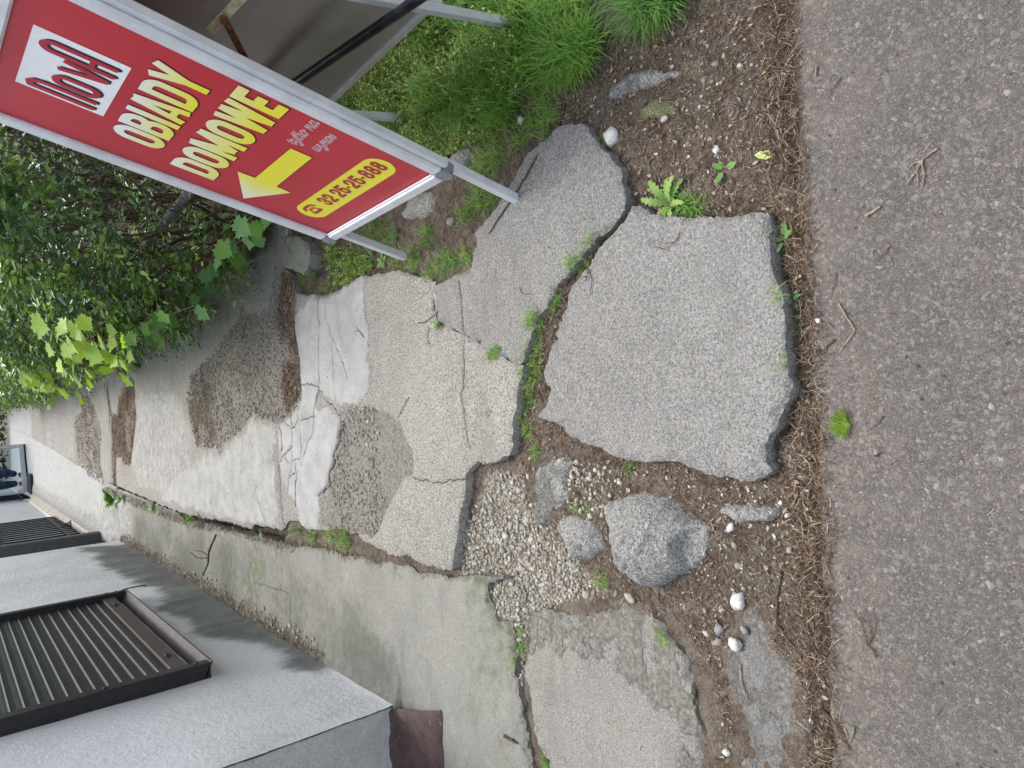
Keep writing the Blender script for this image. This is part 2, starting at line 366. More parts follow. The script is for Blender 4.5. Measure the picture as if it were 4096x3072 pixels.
# ------------------------------------------------------------------ ground pieces
def sheet(name, outline, zf, hs, mat, thick=.12, edge_h=.02, edge_amp=.012, fall=(.012, .012), cracks=(), masks=None, seed=1, rough_edge=.006, parent=None, crack_w=.004, crack_d=.006):
    """a slab with a noisy outline, a worn rim and real broken sides. hs(y) = grid step. masks(P, d) -> m1, m2"""
    out = resample(outline, edge_h, edge_amp, seed); n = len(out)
    x0, y0 = out.min(0); x1, y1 = out.max(0); pts = []
    y = y0
    while y < y1:
        h = hs(y); xs = np.arange(x0, x1, h); pts.append(np.stack([xs+rng.uniform(-.3, .3, len(xs))*h, y+rng.uniform(-.3, .3, len(xs))*h], 1)); y += h
    P = np.concatenate(pts); P = P[inside(P, out)]; hp = np.array([hs(v) for v in P[:, 1]])
    d = segdist(P, out); P = P[d > hp*.45]; hp = hp[d > hp*.45]
    extra = []; edep = []
    for ci, c in enumerate(cracks):
        cw = crack_w if len(c) < 3 or not isinstance(c[2], float) else c[2]
        line = resample(c[0] if isinstance(c, tuple) else c, .012, .012, seed+ci*7+3, closed=False, sc_=22)
        wd = c[1] if isinstance(c, tuple) else crack_w
        k = segdist(P, line, False) > wd*2.6; P = P[k]; hp = hp[k]
        tn = np.gradient(line, axis=0); tn /= np.linalg.norm(tn, axis=1, keepdims=True)+1e-9; nn = np.stack([-tn[:, 1], tn[:, 0]], 1)
        ww = wd*(1+.8*fbm(line[:, 0], line[:, 1], 30, 3, ci))[:, None]
        for off, dep in ((0, 1), (1, .0), (-1, .0), (.45, .8), (-.45, .8)):
            q = line+nn*ww*off; extra.append(q); edep.append(np.full(len(q), float(dep)))
    if extra:
        ex = np.concatenate(extra); ed = np.concatenate(edep); k = inside(ex, out) & (segdist(ex, out) > .003); ex = ex[k]; ed = ed[k]
        A = np.concatenate([out, P, ex]); dep = np.concatenate([np.zeros(n+len(P)), ed])
    else: A = np.concatenate([out, P]); dep = np.zeros(len(A))
    vs, es, fs, ov, oe, of = delaunay_2d_cdt([Vector(p) for p in A], [(i, (i+1) % n) for i in range(n)], [], 1, 1e-5)
    B = np.array([[v[0], v[1]] for v in vs]); idx = np.array([o[0] if o else 0 for o in ov])
    dd = segdist(B, out); cr = dep[idx]*(idx >= n)
    z = zf(B)-fall[0]*np.exp(-dd/fall[1])*np.clip(1+1.5*fbm(B[:, 0], B[:, 1], 32, 4, seed+9, .7), .1, 2.4)-cr*crack_d
    z = z-.010*sstep(.10, .30, fbm(B[:, 0], B[:, 1], 14, 4, seed+19, .6))*np.exp(-(dd/.028)**2)
    V = np.column_stack([B, z]); m1, m2 = masks(B, dd) if masks else (np.zeros((len(B), 3)), np.zeros((len(B), 3)))
    m2 = m2.copy(); m2[:, 1] = np.maximum(m2[:, 1], cr)
    # sides
    loc = {}
    for i, v in enumerate(idx):
        if v < n and v not in loc and np.hypot(*(B[i]-out[v])) < 1e-3: loc[v] = i
    Vl = list(map(tuple, V)); F_ = [tuple(f) for f in fs]; M1 = [m1]; M2 = [m2]
    ar = .5*np.sum(out[:, 0]*np.roll(out[:, 1], -1)-np.roll(out[:, 0], -1)*out[:, 1])
    prev = []
    for i in range(n):
        if loc.get(i) is None: prev.append(None); continue
        prev.append(len(Vl)); Vl.append(tuple(V[loc[i]]))
    M1.append(m1[[loc[i] for i in range(n) if loc.get(i) is not None]]); M2.append(m2[[loc[i] for i in range(n) if loc.get(i) is not None]])
    levels = [(.25, .6), (.6, .2), (1.0, 1.0)]
    for lv, (fr, wob) in enumerate(levels):
        cur = []
        nx = fbm(out[:, 0]+lv*3.3, out[:, 1], 35, 3, seed+lv)*rough_edge*2; ny = fbm(out[:, 0], out[:, 1]+lv*5.1, 35, 3, seed+lv+5)*rough_edge*2
        for i in range(n):
            if loc.get(i) is None: cur.append(None); continue
            zt = V[loc[i]][2]; cur.append(len(Vl)); Vl.append((out[i][0]+nx[i], out[i][1]+ny[i], zt-thick*fr))
        M1.append(np.zeros((sum(c is not None for c in cur), 3))); q = np.zeros((sum(c is not None for c in cur), 3)); q[:, 0] = .10+.3*lv; M2.append(q)
        for i in range(n):
            j = (i+1) % n
            if None in (prev[i], prev[j], cur[i], cur[j]): continue
            f = (prev[i], cur[i], cur[j], prev[j]); F_.append(f if ar > 0 else f[::-1])
        prev = cur
    o = mesh_obj(name, Vl, F_, mat, parent, True, dict(m1=np.concatenate(M1), m2=np.concatenate(M2)))
    return o, out

def zpoly(B, poly, wd=.03): d_ = sdist(B, poly); return sstep(-wd, wd, d_+wd*.9*fbm(B[:, 0], B[:, 1], .35/wd, 4, 77, .6))
# --- outlines traced on the photograph, source px, brought down to the ground
BIG = GP(Z(2, 1, [(985, 175), (1010, 128), (1060, 126), (1110, 158), (1160, 185), (1300, 203), (1500, 212), (1700, 210), (1850, 192), (1990, 172), (2100, 165), (2152, 185), (2165, 230), (2180, 262), (2195, 330), (2200, 420), (2205, 600), (2212, 680)])
  + Z(3, 1, [(12, 700), (42, 745), (65, 800), (85, 900), (95, 1000), (115, 1150), (125, 1300), (132, 1450), (128, 1600)])
  + Z(3, 2, [(140, 0), (158, 40), (165, 90), (140, 150), (95, 235), (60, 300), (48, 370), (5, 430)])
  + Z(2, 2, [(2175, 480), (2140, 590), (2160, 700), (2185, 760), (2110, 812), (2000, 850), (1900, 865), (1800, 830), (1640, 782), (1500, 722), (1350, 690), (1200, 680), (1080, 665), (960, 650), (850, 640), (760, 590), (650, 530), (560, 490), (460, 450), (400, 390), (330, 340), (215, 280), (205, 250), (240, 200), (270, 130), (285, 60)])
  + Z(2, 1, [(265, 1640), (265, 1550), (280, 1480), (310, 1390), (340, 1290), (345, 1190), (390, 1120), (430, 1010), (450, 920), (470, 850), (520, 770), (570, 700), (640, 640), (690, 560), (710, 490), (750, 430), (810, 370), (860, 330), (920, 270), (960, 220)]), .035)
LEGS = GP(Z(2, 0, [(480, 1080), (560, 1073), (640, 1085), (680, 1120), (700, 1180), (740, 1240), (800, 1310), (850, 1370), (910, 1430), (950, 1500), (945, 1580), (962, 1655)])
  + Z(2, 1, [(968, 60), (965, 140), (940, 200), (880, 280), (830, 330), (770, 370), (700, 410), (660, 470), (620, 530), (590, 570), (530, 640), (460, 730), (420, 780), (350, 850), (320, 930), (290, 990), (220, 1040), (185, 1150), (165, 1230), (150, 1290), (118, 1370), (105, 1450), (70, 1490), (10, 1490)])
  + Z(1, 1, [(2150, 1445), (2040, 1392), (1950, 1332), (1850, 1262), (1795, 1235), (1740, 1205), (1640, 1172), (1560, 1130), (1540, 1060), (1545, 860), (1530, 800), (1600, 775), (1660, 745), (1740, 722), (1800, 690), (1850, 650), (1850, 590), (1870, 520), (1908, 470), (1912, 400), (1890, 370), (1930, 310), (2000, 240), (2060, 170), (2120, 112)])
  + Z(2, 0, [(0, 1590), (60, 1480), (130, 1370), (200, 1300), (280, 1230), (340, 1170), (400, 1110)]), .02)
SIDE = GP(Z(2, 3, [(130, 340), (300, 300), (560, 350), (720, 320), (900, 262), (1050, 290), (1180, 330), (1250, 430), (1320, 540), (1400, 640), (1460, 740), (1520, 900), (1520, 1100), (1560, 1250), (1600, 1400), (1615, 1659), (1600, 2100), (300, 2100), (300, 1700), (290, 1600), (215, 1530), (170, 1400), (150, 1200), (110, 1050), (90, 900), (95, 700), (115, 500)]), .02)
FLAT = GP([(2965, 2400), (3040, 2430), (3080, 2560), (3140, 2640), (3180, 2700), (3195, 2850), (3205, 3072), (3205, 3200), (2930, 3200), (2925, 3072), (2925, 2900), (2905, 2780), (2870, 2640), (2900, 2560), (2930, 2480)], .0)
# near end of the path (slab C) then the whole path to its far end
near = Z(2, 1, [(80, 1515), (68, 1600)])+Z(2, 2, [(45, 0), (38, 80), (32, 200), (18, 300), (8, 420), (-8, 520)])+Z(1, 2, [(2185, 600), (2120, 640), (2040, 690), (1960, 710), (1910, 682), (1860, 720), (1812, 770), (1805, 830), (1808, 900), (1790, 980), (1765, 1040), (1752, 1120), (1735, 1220), (1718, 1350), (1703, 1450), (1688, 1550), (1668, 1615), (1600, 1592), (1530, 1560), (1490, 1580), (1430, 1560), (1330, 1512), (1250, 1482), (1150, 1475), (1060, 1432), (985, 1395), (900, 1340), (850, 1300), (700, 1265), (560, 1270), (430, 1260), (360, 1180), (270, 1180), (200, 1260), (0, 1215)])
WEEDL = near+[(1000, 2118), (920, 2090), (759, 2064), (640, 2020), (600, 2000), (542, 1976), (480, 1950), (421, 1925), (315, 1867), (210, 1797), (97, 1735), (28, 1712)]
RIGHTE = [(1725, 1130), (1690, 1100), (1640, 1095), (1560, 1080), (1495, 1070), (1440, 1120), (1380, 1150), (1330, 1165), (1300, 1190), (1265, 1160), (1240, 1100), (1205, 1065), (1165, 1080), (1150, 1045), (1130, 960), (1122, 935)]
PATH = np.concatenate([GP(WEEDL, .02), np.array([(.35, 23.2), (.55, 23.2), (.72, 15), (.85, 9), (1.05, 6), (1.15, 4.2), (1.0, 3.65)]), GP(RIGHTE[::-1], .02)[:0]])
PATH = np.concatenate([PATH, GP([(1128, 1075), (1160, 1095), (1180, 1150), (1185, 1170), (1225, 1180), (1265, 1185), (1310, 1180), (1345, 1160), (1390, 1140), (1440, 1108), (1490, 1098), (1560, 1085), (1640, 1095), (1700, 1105), (1735, 1130), (1742, 1165), (1738, 1255), (1745, 1290), (1783, 1312), (1830, 1328), (1850, 1345), (1880, 1352), (1930, 1385), (1968, 1410), (2020, 1437), (2055, 1452)], .02)])
APR = np.concatenate([GP([(y_[0], y_[1]+14) for y_ in Z(1, 2, [(1640, 1640), (1500, 1600), (1400, 1590), (1330, 1560), (1250, 1510), (1150, 1500), (1050, 1510), (930, 1460), (860, 1420), (700, 1400), (560, 1370), (500, 1380), (440, 1300), (380, 1360), (180, 1340), (0, 1290)])]+[(1000, 2142), (900, 2120), (790, 2090), (740, 2085), (690, 2045), (560, 1990), (500, 1968), (465, 1955), (425, 1925), (421, 1915), (315, 1858), (210, 1790), (97, 1730), (28, 1710)], .01), np.array([(-1.42, 23.2), (-1.46, 9.7), (-1.40, 9.5), (-1.40, 2.9), (-2.6, 2.9), (-2.6, 1.35)]), GP(Z(2, 3, [(150, 1659), (100, 1450), (60, 1100), (20, 900), (0, 520)])+Z(1, 3, [(2190, 420), (2060, 380), (2040, 330), (1990, 200), (1990, 60), (2130, 20)])+Z(1, 2, [(2130, 1659), (1900, 1650), (1750, 1659)]), .01)])
GRAVHOLE = GP([(1861, 2055), (1810, 2280), (1900, 2330), (2037, 2315), (2110, 2463), (2315, 2407), (2407, 2390), (2222, 2167), (2093, 2000), (2074, 1870), (1945, 1870)])
SEAM = GP([(1620, 2236), (1400, 2203), (1290, 2163), (1110, 2158), (1000, 2123), (880, 2100), (760, 2077), (640, 2035), (545, 1982)])
def zsoil(B):
    z = -.012+fbm(B[:, 0], B[:, 1], 3.5, 5, 4)*.014+fbm(B[:, 0], B[:, 1], 45, 3, 5)*.006
    z -= .022*zpoly(B, GRAVHOLE, .06)
    z -= .035*np.exp(-segdist(B, BIG)/.03)*(sdist(B, BIG) > -.2)*.6
    z = np.where(B[:, 1] < .82, z-.01*(1+0*z), z)
    z += .029*np.exp(-(segdist(B, SEAM, False)/.038)**2)
    z += .10*sstep(.95, 1.9, B[:, 0])*sstep(1.0, 1.6, B[:, 1])*1.0
    return z
# ground: one sheet to the horizon, fine where the camera looks
x1 = np.arange(-1.5, 2.2, .011); y1 = np.arange(.70, 3.9, .011)
gx, gy = np.meshgrid(x1, y1); B = np.stack([gx.ravel(), gy.ravel()], 1); nx_, ny_ = len(x1), len(y1)
m1 = np.zeros((len(B), 3)); m1[:, 0] = zpoly(B, GRAVHOLE, .05)
GR2 = GP([(2230, 1880), (2400, 1850), (2480, 2000), (2420, 2080), (2300, 2000)]); m1[:, 0] = np.maximum(m1[:, 0], .5*zpoly(B, GR2, .06)); m1[:, 0] = np.maximum(m1[:, 0], .8*zpoly(B, GP([(1950, 2290), (1960, 2460), (2000, 2640), (2050, 2860), (2080, 2700), (2110, 2460), (2180, 2440), (2100, 2280)]), .03))
LOWM = GP(Z(2, 2, [(130, 700), (300, 600), (480, 600), (520, 900), (420, 1100), (300, 1200), (150, 1230), (100, 1000)])); m1[:, 1] = zpoly(B, LOWM, .04)*.9
ROW = GP([(3120, -60), (2960, 0), (3000, 230), (3060, 260), (3090, 100)]); m1[:, 1] = np.maximum(m1[:, 1], .7*zpoly(B, ROW, .03))
ROW2 = GP([(3160, 2300), (3230, 2350), (3262, 3072), (3210, 3100), (3160, 2600)]); m1[:, 1] = np.maximum(m1[:, 1], .8*zpoly(B, ROW2, .02))
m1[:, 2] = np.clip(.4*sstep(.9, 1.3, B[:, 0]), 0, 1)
z = zsoil(B)
V = np.column_stack([B, z]); ii = np.arange(nx_-1); jj = np.arange(ny_-1); I, J = np.meshgrid(ii, jj); q = (J*nx_+I).ravel()
F_ = np.stack([q, q+1, q+1+nx_, q+nx_], 1)
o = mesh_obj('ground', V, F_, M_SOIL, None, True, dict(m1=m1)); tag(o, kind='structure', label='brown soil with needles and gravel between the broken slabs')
bz = -.14
rx = [-80, -4, -1.5, 2.19, 8, 80]; ry = [-60, -4, .70, 3.89, 30, 120]
V = [(x, y, (-.06 if (x, y) in () else bz)) for y in ry for x in rx]; F_ = [(j*6+i, j*6+i+1, (j+1)*6+i+1, (j+1)*6+i) for j in range(5) for i in range(5)]
o = mesh_obj('terrain', V, F_, M_SOIL, None, False, dict(m1=np.zeros((36, 3)))); tag(o, kind='structure', label='soil and rough ground spreading beyond the path')
xs = np.arange(.9, 14, .12); ys = np.arange(3.8, 30, .12); gx, gy = np.meshgrid(xs, ys); B = np.stack([gx.ravel(), gy.ravel()], 1); n_ = len(xs)
V = np.column_stack([B, .04+fbm(B[:, 0], B[:, 1], 1.2, 4, 8)*.06]); I, J = np.meshgrid(np.arange(len(xs)-1), np.arange(len(ys)-1)); q = (J*n_+I).ravel()
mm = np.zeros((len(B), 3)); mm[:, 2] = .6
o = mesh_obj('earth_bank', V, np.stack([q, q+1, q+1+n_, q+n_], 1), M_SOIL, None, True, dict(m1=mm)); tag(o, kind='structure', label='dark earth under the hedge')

# asphalt walkway at the camera's feet
aedge = GP([(3150, -500), (3150, -200), (3155, 0), (3150, 180), (3165, 300), (3175, 500), (3195, 700), (3205, 900), (3222, 1100), (3238, 1300), (3250, 1500), (3270, 1700), (3270, 1900), (3285, 2100), (3288, 2300), (3305, 2500), (3312, 2700), (3312, 2900), (3320, 3072), (3325, 3300), (3330, 3600)], 0)
aw = np.concatenate([aedge, np.array([(-1.9, .85), (-1.9, -.3), (2.2, -.3), (2.2, .75)])])
def zas(B): return .0+fbm(B[:, 0], B[:, 1], 2, 3, 21)*.004+fbm(B[:, 0], B[:, 1], 60, 3, 22)*.0016
o, _ = sheet('pavement', aw[::-1], zas, lambda y: .010 if y > .2 else .05, M_ASPH, .05, .012, .010, (.010, .010), seed=31)
tag(o, kind='structure', label='brownish grey worn asphalt walkway in the foreground')

def m_slab(B, d):
    m1 = np.zeros((len(B), 3)); m2 = np.zeros((len(B), 3))
    m2[:, 0] = .35*np.exp(-d/.02); return m1, m2
def z_big(B):
    return .024+.010*(B[:, 1]-1.2)+fbm(B[:, 0], B[:, 1], 4, 4, 2)*.006+fbm(B[:, 0], B[:, 1], 55, 3, 3)*.0022
o, BIGo = sheet('concrete_slab', BIG, z_big, lambda y: .0075, M_SLAB, .075, .008, .012, (.0055, .006), masks=m_slab, seed=5)
tag(o, 'big loose pentagonal slab of rough grey concrete in the middle of the picture', 'concrete slab')
thin1 = GP(Z(1, 1, [(1755, 760), (1765, 850), (1780, 1000), (1785, 1150), (1795, 1240)]), .02)
thin2 = GP(Z(1, 1, [(1795, 1240), (1803, 1330), (1800, 1450), (1810, 1659)])+Z(1, 2, [(1790, 60), (1795, 180), (1810, 300), (1835, 430), (1845, 530)]), .02)
LICH = GP(Z(1, 1, [(1900, 480), (2000, 300), (2200, 140), (2240, 300), (2150, 600), (2100, 1000), (1900, 1300), (1800, 1000)]), .02)
def m_legs(B, d):
    m1 = np.zeros((len(B), 3)); m2 = np.zeros((len(B), 3)); m1[:, 0] = .33*zpoly(B, LICH, .06)
    m2[:, 0] = .35*np.exp(-d/.018); m2[:, 2] = .4*np.exp(-d/.03)*(B[:, 0] > .45); return m1, m2
def z_legs(B): return .020+.012*sstep(.3, .7, B[:, 0])+fbm(B[:, 0], B[:, 1], 3, 4, 12)*.008+fbm(B[:, 0], B[:, 1], 50, 3, 13)*.0022
o, LEGSo = sheet('concrete_slab', LEGS, z_legs, lambda y: .0085, M_SLAB, .075, .008, .012, (.005, .006), cracks=[(thin1, .0035)], masks=m_legs, seed=6)
tag(o, 'long tapering concrete slab that the near leg of the red sign stands on', 'concrete slab')
WORN = GP(Z(2, 3, [(100, 250), (560, 250), (1100, 200), (1350, 450), (1700, 1000), (1750, 1900), (1450, 1900), (1440, 1300), (1200, 1200), (1080, 900), (900, 840), (700, 740), (560, 640), (250, 690), (80, 720)]), .02)
def m_side(B, d):
    m1 = np.zeros((len(B), 3)); m2 = np.zeros((len(B), 3)); m1[:, 1] = .75*zpoly(B, WORN, .03)*(.45+.8*sstep(-.1, .25, fbm(B[:, 0], B[:, 1], 16, 4, 99)))
    m2[:, 0] = .3*np.exp(-d/.02); m2[:, 2] = .5*np.exp(-d/.02); return m1, m2
def z_side(B):
    w_ = zpoly(B, WORN, .05); return .018-.014*w_+fbm(B[:, 0], B[:, 1], 4, 4, 17)*(.006+.014*w_)+fbm(B[:, 0], B[:, 1], 45, 3, 18)*(.0016+.004*w_)
M_SIDE = concrete('sandy_concrete', (.30, .285, .255), (.16, .15, .14), (.46, .44, .40), .55, 1.1)
o, SIDEo = sheet('concrete_slab', SIDE, z_side, lambda y: .009, M_SIDE, .06, .012, .012, (.016, .018), masks=m_side, seed=8)
tag(o, 'sandy smooth concrete slab with a crumbled rim beside the brown plinth and apron', 'concrete slab')
def z_flat(B): return -.006+fbm(B[:, 0], B[:, 1], 5, 4, 27)*.006+fbm(B[:, 0], B[:, 1], 50, 3, 28)*.002
o, FLATo = sheet('concrete_slab', FLAT, z_flat, lambda y: .009, concrete('dark_concrete', (.20, .195, .185), (.10, .10, .10), (.36, .35, .32), .5, 1.1), .05, .012, .018, (.012, .03), seed=9,
                 masks=lambda B, d: (np.column_stack([0*d, .35+.5*fbm(B[:, 0], B[:, 1], 9, 4, 3)+.4*np.exp(-d/.03), .75*np.exp(-d/.03)]), np.zeros((len(B), 3))))
tag(o, 'low dark grey concrete remnant almost level with the asphalt edge', 'concrete slab')

# the path: masks
P_ = lambda lst: GP(lst, .02)
W1 = P_(Z(1, 1, [(300, 1050), (480, 900), (600, 910), (760, 840), (900, 720), (945, 700), (950, 1000), (985, 1200), (960, 1450), (1015, 1560), (980, 1659)])+Z(1, 2, [(980, 60), (960, 120), (900, 150), (860, 190), (800, 160), (740, 190), (620, 140), (545, 40), (500, 250), (380, 290), (360, 210), (375, 0)])+Z(1, 1, [(370, 1500), (340, 1300)]))
W2 = P_(Z(1, 2, [(300, 240), (360, 210), (560, 200), (640, 190), (720, 260), (735, 330), (710, 460), (670, 580), (660, 680), (620, 850), (560, 960), (540, 1250), (380, 1250), (340, 1000), (280, 980), (230, 850), (190, 660), (200, 600), (185, 380)]))
W3 = P_([(1150, 1655), (1060, 1690), (1000, 1650), (900, 1720), (830, 1790), (780, 1850), (700, 1900), (640, 2000), (760, 2040), (900, 2080), (1090, 2120), (1120, 2060), (1100, 1900), (1090, 1800), (1120, 1720)])
W4 = P_([(560, 1560), (700, 1560), (760, 1700), (770, 1900), (740, 2010), (560, 1950), (500, 1800), (540, 1600)])
W5 = P_([(175, 1640), (290, 1660), (300, 1840), (190, 1850)])
RG = P_(Z(1, 2, [(740, 230), (770, 185), (900, 190), (1080, 205), (1130, 250), (1230, 350), (1290, 470), (1340, 570), (1362, 700), (1345, 800), (1230, 870), (1180, 950), (1150, 1060), (1080, 1160), (1030, 1300), (980, 1340), (850, 1290), (620, 1260), (560, 1200), (570, 970), (630, 820), (680, 620), (720, 430), (745, 320)]))
DEB = P_([(760, 1500), (740, 1600), (780, 1785), (860, 1800), (960, 1720), (1010, 1655), (1100, 1690), (1165, 1640), (1200, 1600), (1190, 1460), (1176, 1296), (1150, 1111), (1100, 1085), (1060, 1240), (980, 1260), (890, 1333), (850, 1408)])
LT1 = P_(Z(0, 2, [(690, 110), (760, 95), (820, 220), (870, 400), (860, 700), (905, 880), (760, 790), (680, 700), (640, 400), (650, 280), (695, 250)]))
LT2 = P_(Z(0, 2, [(915, -40), (935, 100), (960, 240), (1000, 270), (1030, 120), (1080, -40), (1160, -40), (1165, 300), (1150, 520), (1120, 690), (1060, 690), (1010, 600), (1003, 870), (965, 880), (960, 500), (925, 120)]))
LT3 = P_([(1125, 1095), (1185, 1110), (1180, 1300), (1195, 1450), (1195, 1560), (1140, 1660), (1120, 1560), (1125, 1400), (1100, 1280)])
LT4 = P_([(760, 1520), (790, 1500), (850, 1560), (880, 1700), (830, 1800), (780, 1760), (745, 1620)])
ST1 = P_([(1135, 1150), (1100, 1085), (1000, 1090), (900, 1180), (700, 1300), (560, 1400), (560, 1500), (700, 1440), (850, 1400), (1000, 1300), (1090, 1260)])
def m_path(B, d):
    n = len(B); m1 = np.zeros((n, 3)); m2 = np.zeros((n, 3)); y = B[:, 1]
    for p, a in ((W1, .85), (W2, .95), (W3, .62), (W4, .5), (W5, .45)): m1[:, 0] = np.maximum(m1[:, 0], a*zpoly(B, p, .04))
    m1[:, 0] = np.maximum(m1[:, 0], .35*sstep(4.5, 6, y)); m1[:, 0] = np.maximum(m1[:, 0], .75*sstep(16, 17.5, y))  # pale far end: the sunlight falling there is painted into the colour
    m1[:, 1] = np.maximum(.75*zpoly(B, RG, .035), .8*zpoly(B, DEB, .09))
    for p, a in ((LT1, .40), (LT2, .72), (LT3, .6), (LT4, .42)): m1[:, 2] = np.maximum(m1[:, 2], a*zpoly(B, p, .10))
    m1[:, 0] *= 1-np.maximum(m1[:, 1], m1[:, 2])
    m2[:, 0] = .12*zpoly(B, ST1, .12)+.25*sstep(.1, .5, fbm(B[:, 0], y*.5, 3, 4, 61)); m2[:, 2] = .25*zpoly(B, ST1, .15)
    m2[:, 2] = np.maximum(m2[:, 2], .35*np.exp(-d/.04)*(B[:, 0] > .2)); m2[:, 0] = np.maximum(m2[:, 0], .3*np.exp(-d/.02))
    return m1, m2
def z_path(B):
    z = .020+fbm(B[:, 0], B[:, 1], 2, 4, 32)*.010+fbm(B[:, 0], B[:, 1], 45, 3, 33)*.002
    z -= .016*zpoly(B, RG, .02); z -= .014*zpoly(B, DEB, .05); z -= .01*zpoly(B, LT1, .05)+.012*zpoly(B, LT2, .05)
    rr = np.maximum(zpoly(B, RG, .01), zpoly(B, DEB, .01)); z += rr*fbm(B[:, 0], B[:, 1], 60, 3, 35)*.006
    for p in (W2, W1, W3): z += .004*zpoly(B, p, .012)
    return z
CR = [(thin2, .0045),
 (P_(Z(1, 1, [(525, 800), (540, 950), (550, 1100), (550, 1300), (552, 1659)])+Z(1, 2, [(550, 80)])), .003),
 (P_(Z(1, 1, [(600, 920), (620, 1100), (660, 1250), (700, 1340), (760, 1480), (800, 1620)])), .002), (P_(Z(1, 1, [(660, 1250), (670, 1400), (685, 1659)])+Z(1, 2, [(690, 80), (710, 170)])), .002),
 (P_(Z(1, 2, [(380, 10), (450, 0), (540, 20), (600, 130), (680, 200), (730, 270)])), .004),
 (P_(Z(1, 2, [(545, 60), (510, 180), (500, 280), (490, 420), (440, 520), (400, 640), (395, 700)])), .0035),
 (P_(Z(1, 2, [(290, 250), (310, 370), (310, 520), (305, 700), (285, 830), (270, 960)])), .006), (P_(Z(1, 2, [(360, 210), (360, 310), (310, 380), (240, 330)])), .004), (P_(Z(1, 2, [(365, 320), (430, 300), (495, 285)])), .003),
 (P_(Z(1, 2, [(310, 520), (270, 590), (230, 620), (190, 680), (185, 740)])), .005), (P_(Z(1, 2, [(230, 620), (300, 700), (320, 650), (380, 640), (395, 560), (375, 400), (370, 320)])), .003),
 (P_(Z(1, 2, [(340, 660), (345, 800), (335, 950), (330, 1050)])), .008), (P_(Z(1, 2, [(280, 800), (335, 770)])), .004),
 (P_(Z(1, 2, [(735, 280), (740, 400), (740, 600)])), .005), (P_(Z(1, 2, [(735, 370), (700, 500), (670, 640), (650, 740), (610, 880), (540, 980)])), .005),
 (P_(Z(1, 2, [(1345, 795), (1440, 830), (1600, 855), (1700, 835), (1800, 810)])), .003),
 (P_(Z(1, 2, [(1230, 300), (1280, 200), (1320, 120)])), .002), (P_([(1135, 1660), (1120, 1700), (1128, 1780), (1110, 1850), (1118, 1930), (1125, 2020), (1132, 2130)]), .007),
 (P_([(426, 1520), (432, 1640), (440, 1760), (450, 1870), (460, 1935)]), .012), (P_([(174, 1587), (178, 1700), (184, 1800)]), .012), (P_([(340, 1590), (350, 1700)]), .005),
 (P_(Z(1, 1, [(1490, 1190), (1495, 1290)])), .004), (P_(Z(1, 1, [(1540, 1000), (1530, 930)])), .006), (P_([(905, 1260), (920, 1400), (915, 1500)]), .004), (P_([(1010, 1900), (1030, 1990), (1060, 2080)]), .004)]
hp_ = lambda y: .0095 if y < 3.3 else (.013 if y < 4.6 else (.022 if y < 8 else .05))
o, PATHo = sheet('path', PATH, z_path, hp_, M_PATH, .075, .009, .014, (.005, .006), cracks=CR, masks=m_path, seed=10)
tag(o, kind='structure', label='cracked and patched concrete path running away between the house wall and the hedge')
ST2 = np.array([(-1.4, 2.4), (-1.05, 2.75), (-.80, 3.3), (-.74, 4.2), (-.80, 5.6), (-.82, 7.6), (-1.4, 8.8)])
def m_ap(B, d):
    n = len(B); m1 = np.zeros((n, 3)); m2 = np.zeros((n, 3)); y = B[:, 1]; x = B[:, 0]; far_ = sstep(8.5, 10, y)
    m2[:, 0] = np.clip(.62*zpoly(B, ST2, .25)+.5*fbm(x, y, 2.6, 5, 44)-.02, 0, 1); m2[:, 2] = np.clip(.9*fbm(x*1.0, y, 2.9, 5, 45)+.2, 0, 1)
    m1[:, 2] = .85*np.exp(-np.maximum(x+1.27, 0)/.045)*sstep(3.4, 3.8, y)*(.6+.8*fbm(x, y, 6, 3, 3))
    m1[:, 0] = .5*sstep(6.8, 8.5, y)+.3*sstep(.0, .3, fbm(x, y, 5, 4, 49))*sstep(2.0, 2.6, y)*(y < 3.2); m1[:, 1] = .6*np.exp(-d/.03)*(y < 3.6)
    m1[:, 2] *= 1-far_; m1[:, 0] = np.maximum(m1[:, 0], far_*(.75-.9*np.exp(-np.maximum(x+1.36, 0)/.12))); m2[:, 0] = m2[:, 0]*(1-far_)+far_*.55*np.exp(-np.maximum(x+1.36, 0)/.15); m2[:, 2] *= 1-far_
    return m1, m2
def z_ap(B): return .010+fbm(B[:, 0], B[:, 1], 2, 4, 42)*.008+fbm(B[:, 0], B[:, 1], 45, 3, 43)*.0016+.03*np.exp(-np.maximum(B[:, 0]+1.28, 0)/.06)*(B[:, 1] > 2.7)
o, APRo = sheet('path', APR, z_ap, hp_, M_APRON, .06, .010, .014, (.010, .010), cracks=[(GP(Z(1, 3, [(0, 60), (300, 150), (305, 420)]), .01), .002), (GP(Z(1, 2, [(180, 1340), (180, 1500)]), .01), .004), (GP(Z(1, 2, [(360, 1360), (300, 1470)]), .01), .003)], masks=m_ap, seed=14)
tag(o, kind='structure', label='smooth greenish grey concrete apron strip along the foot of the house wall')

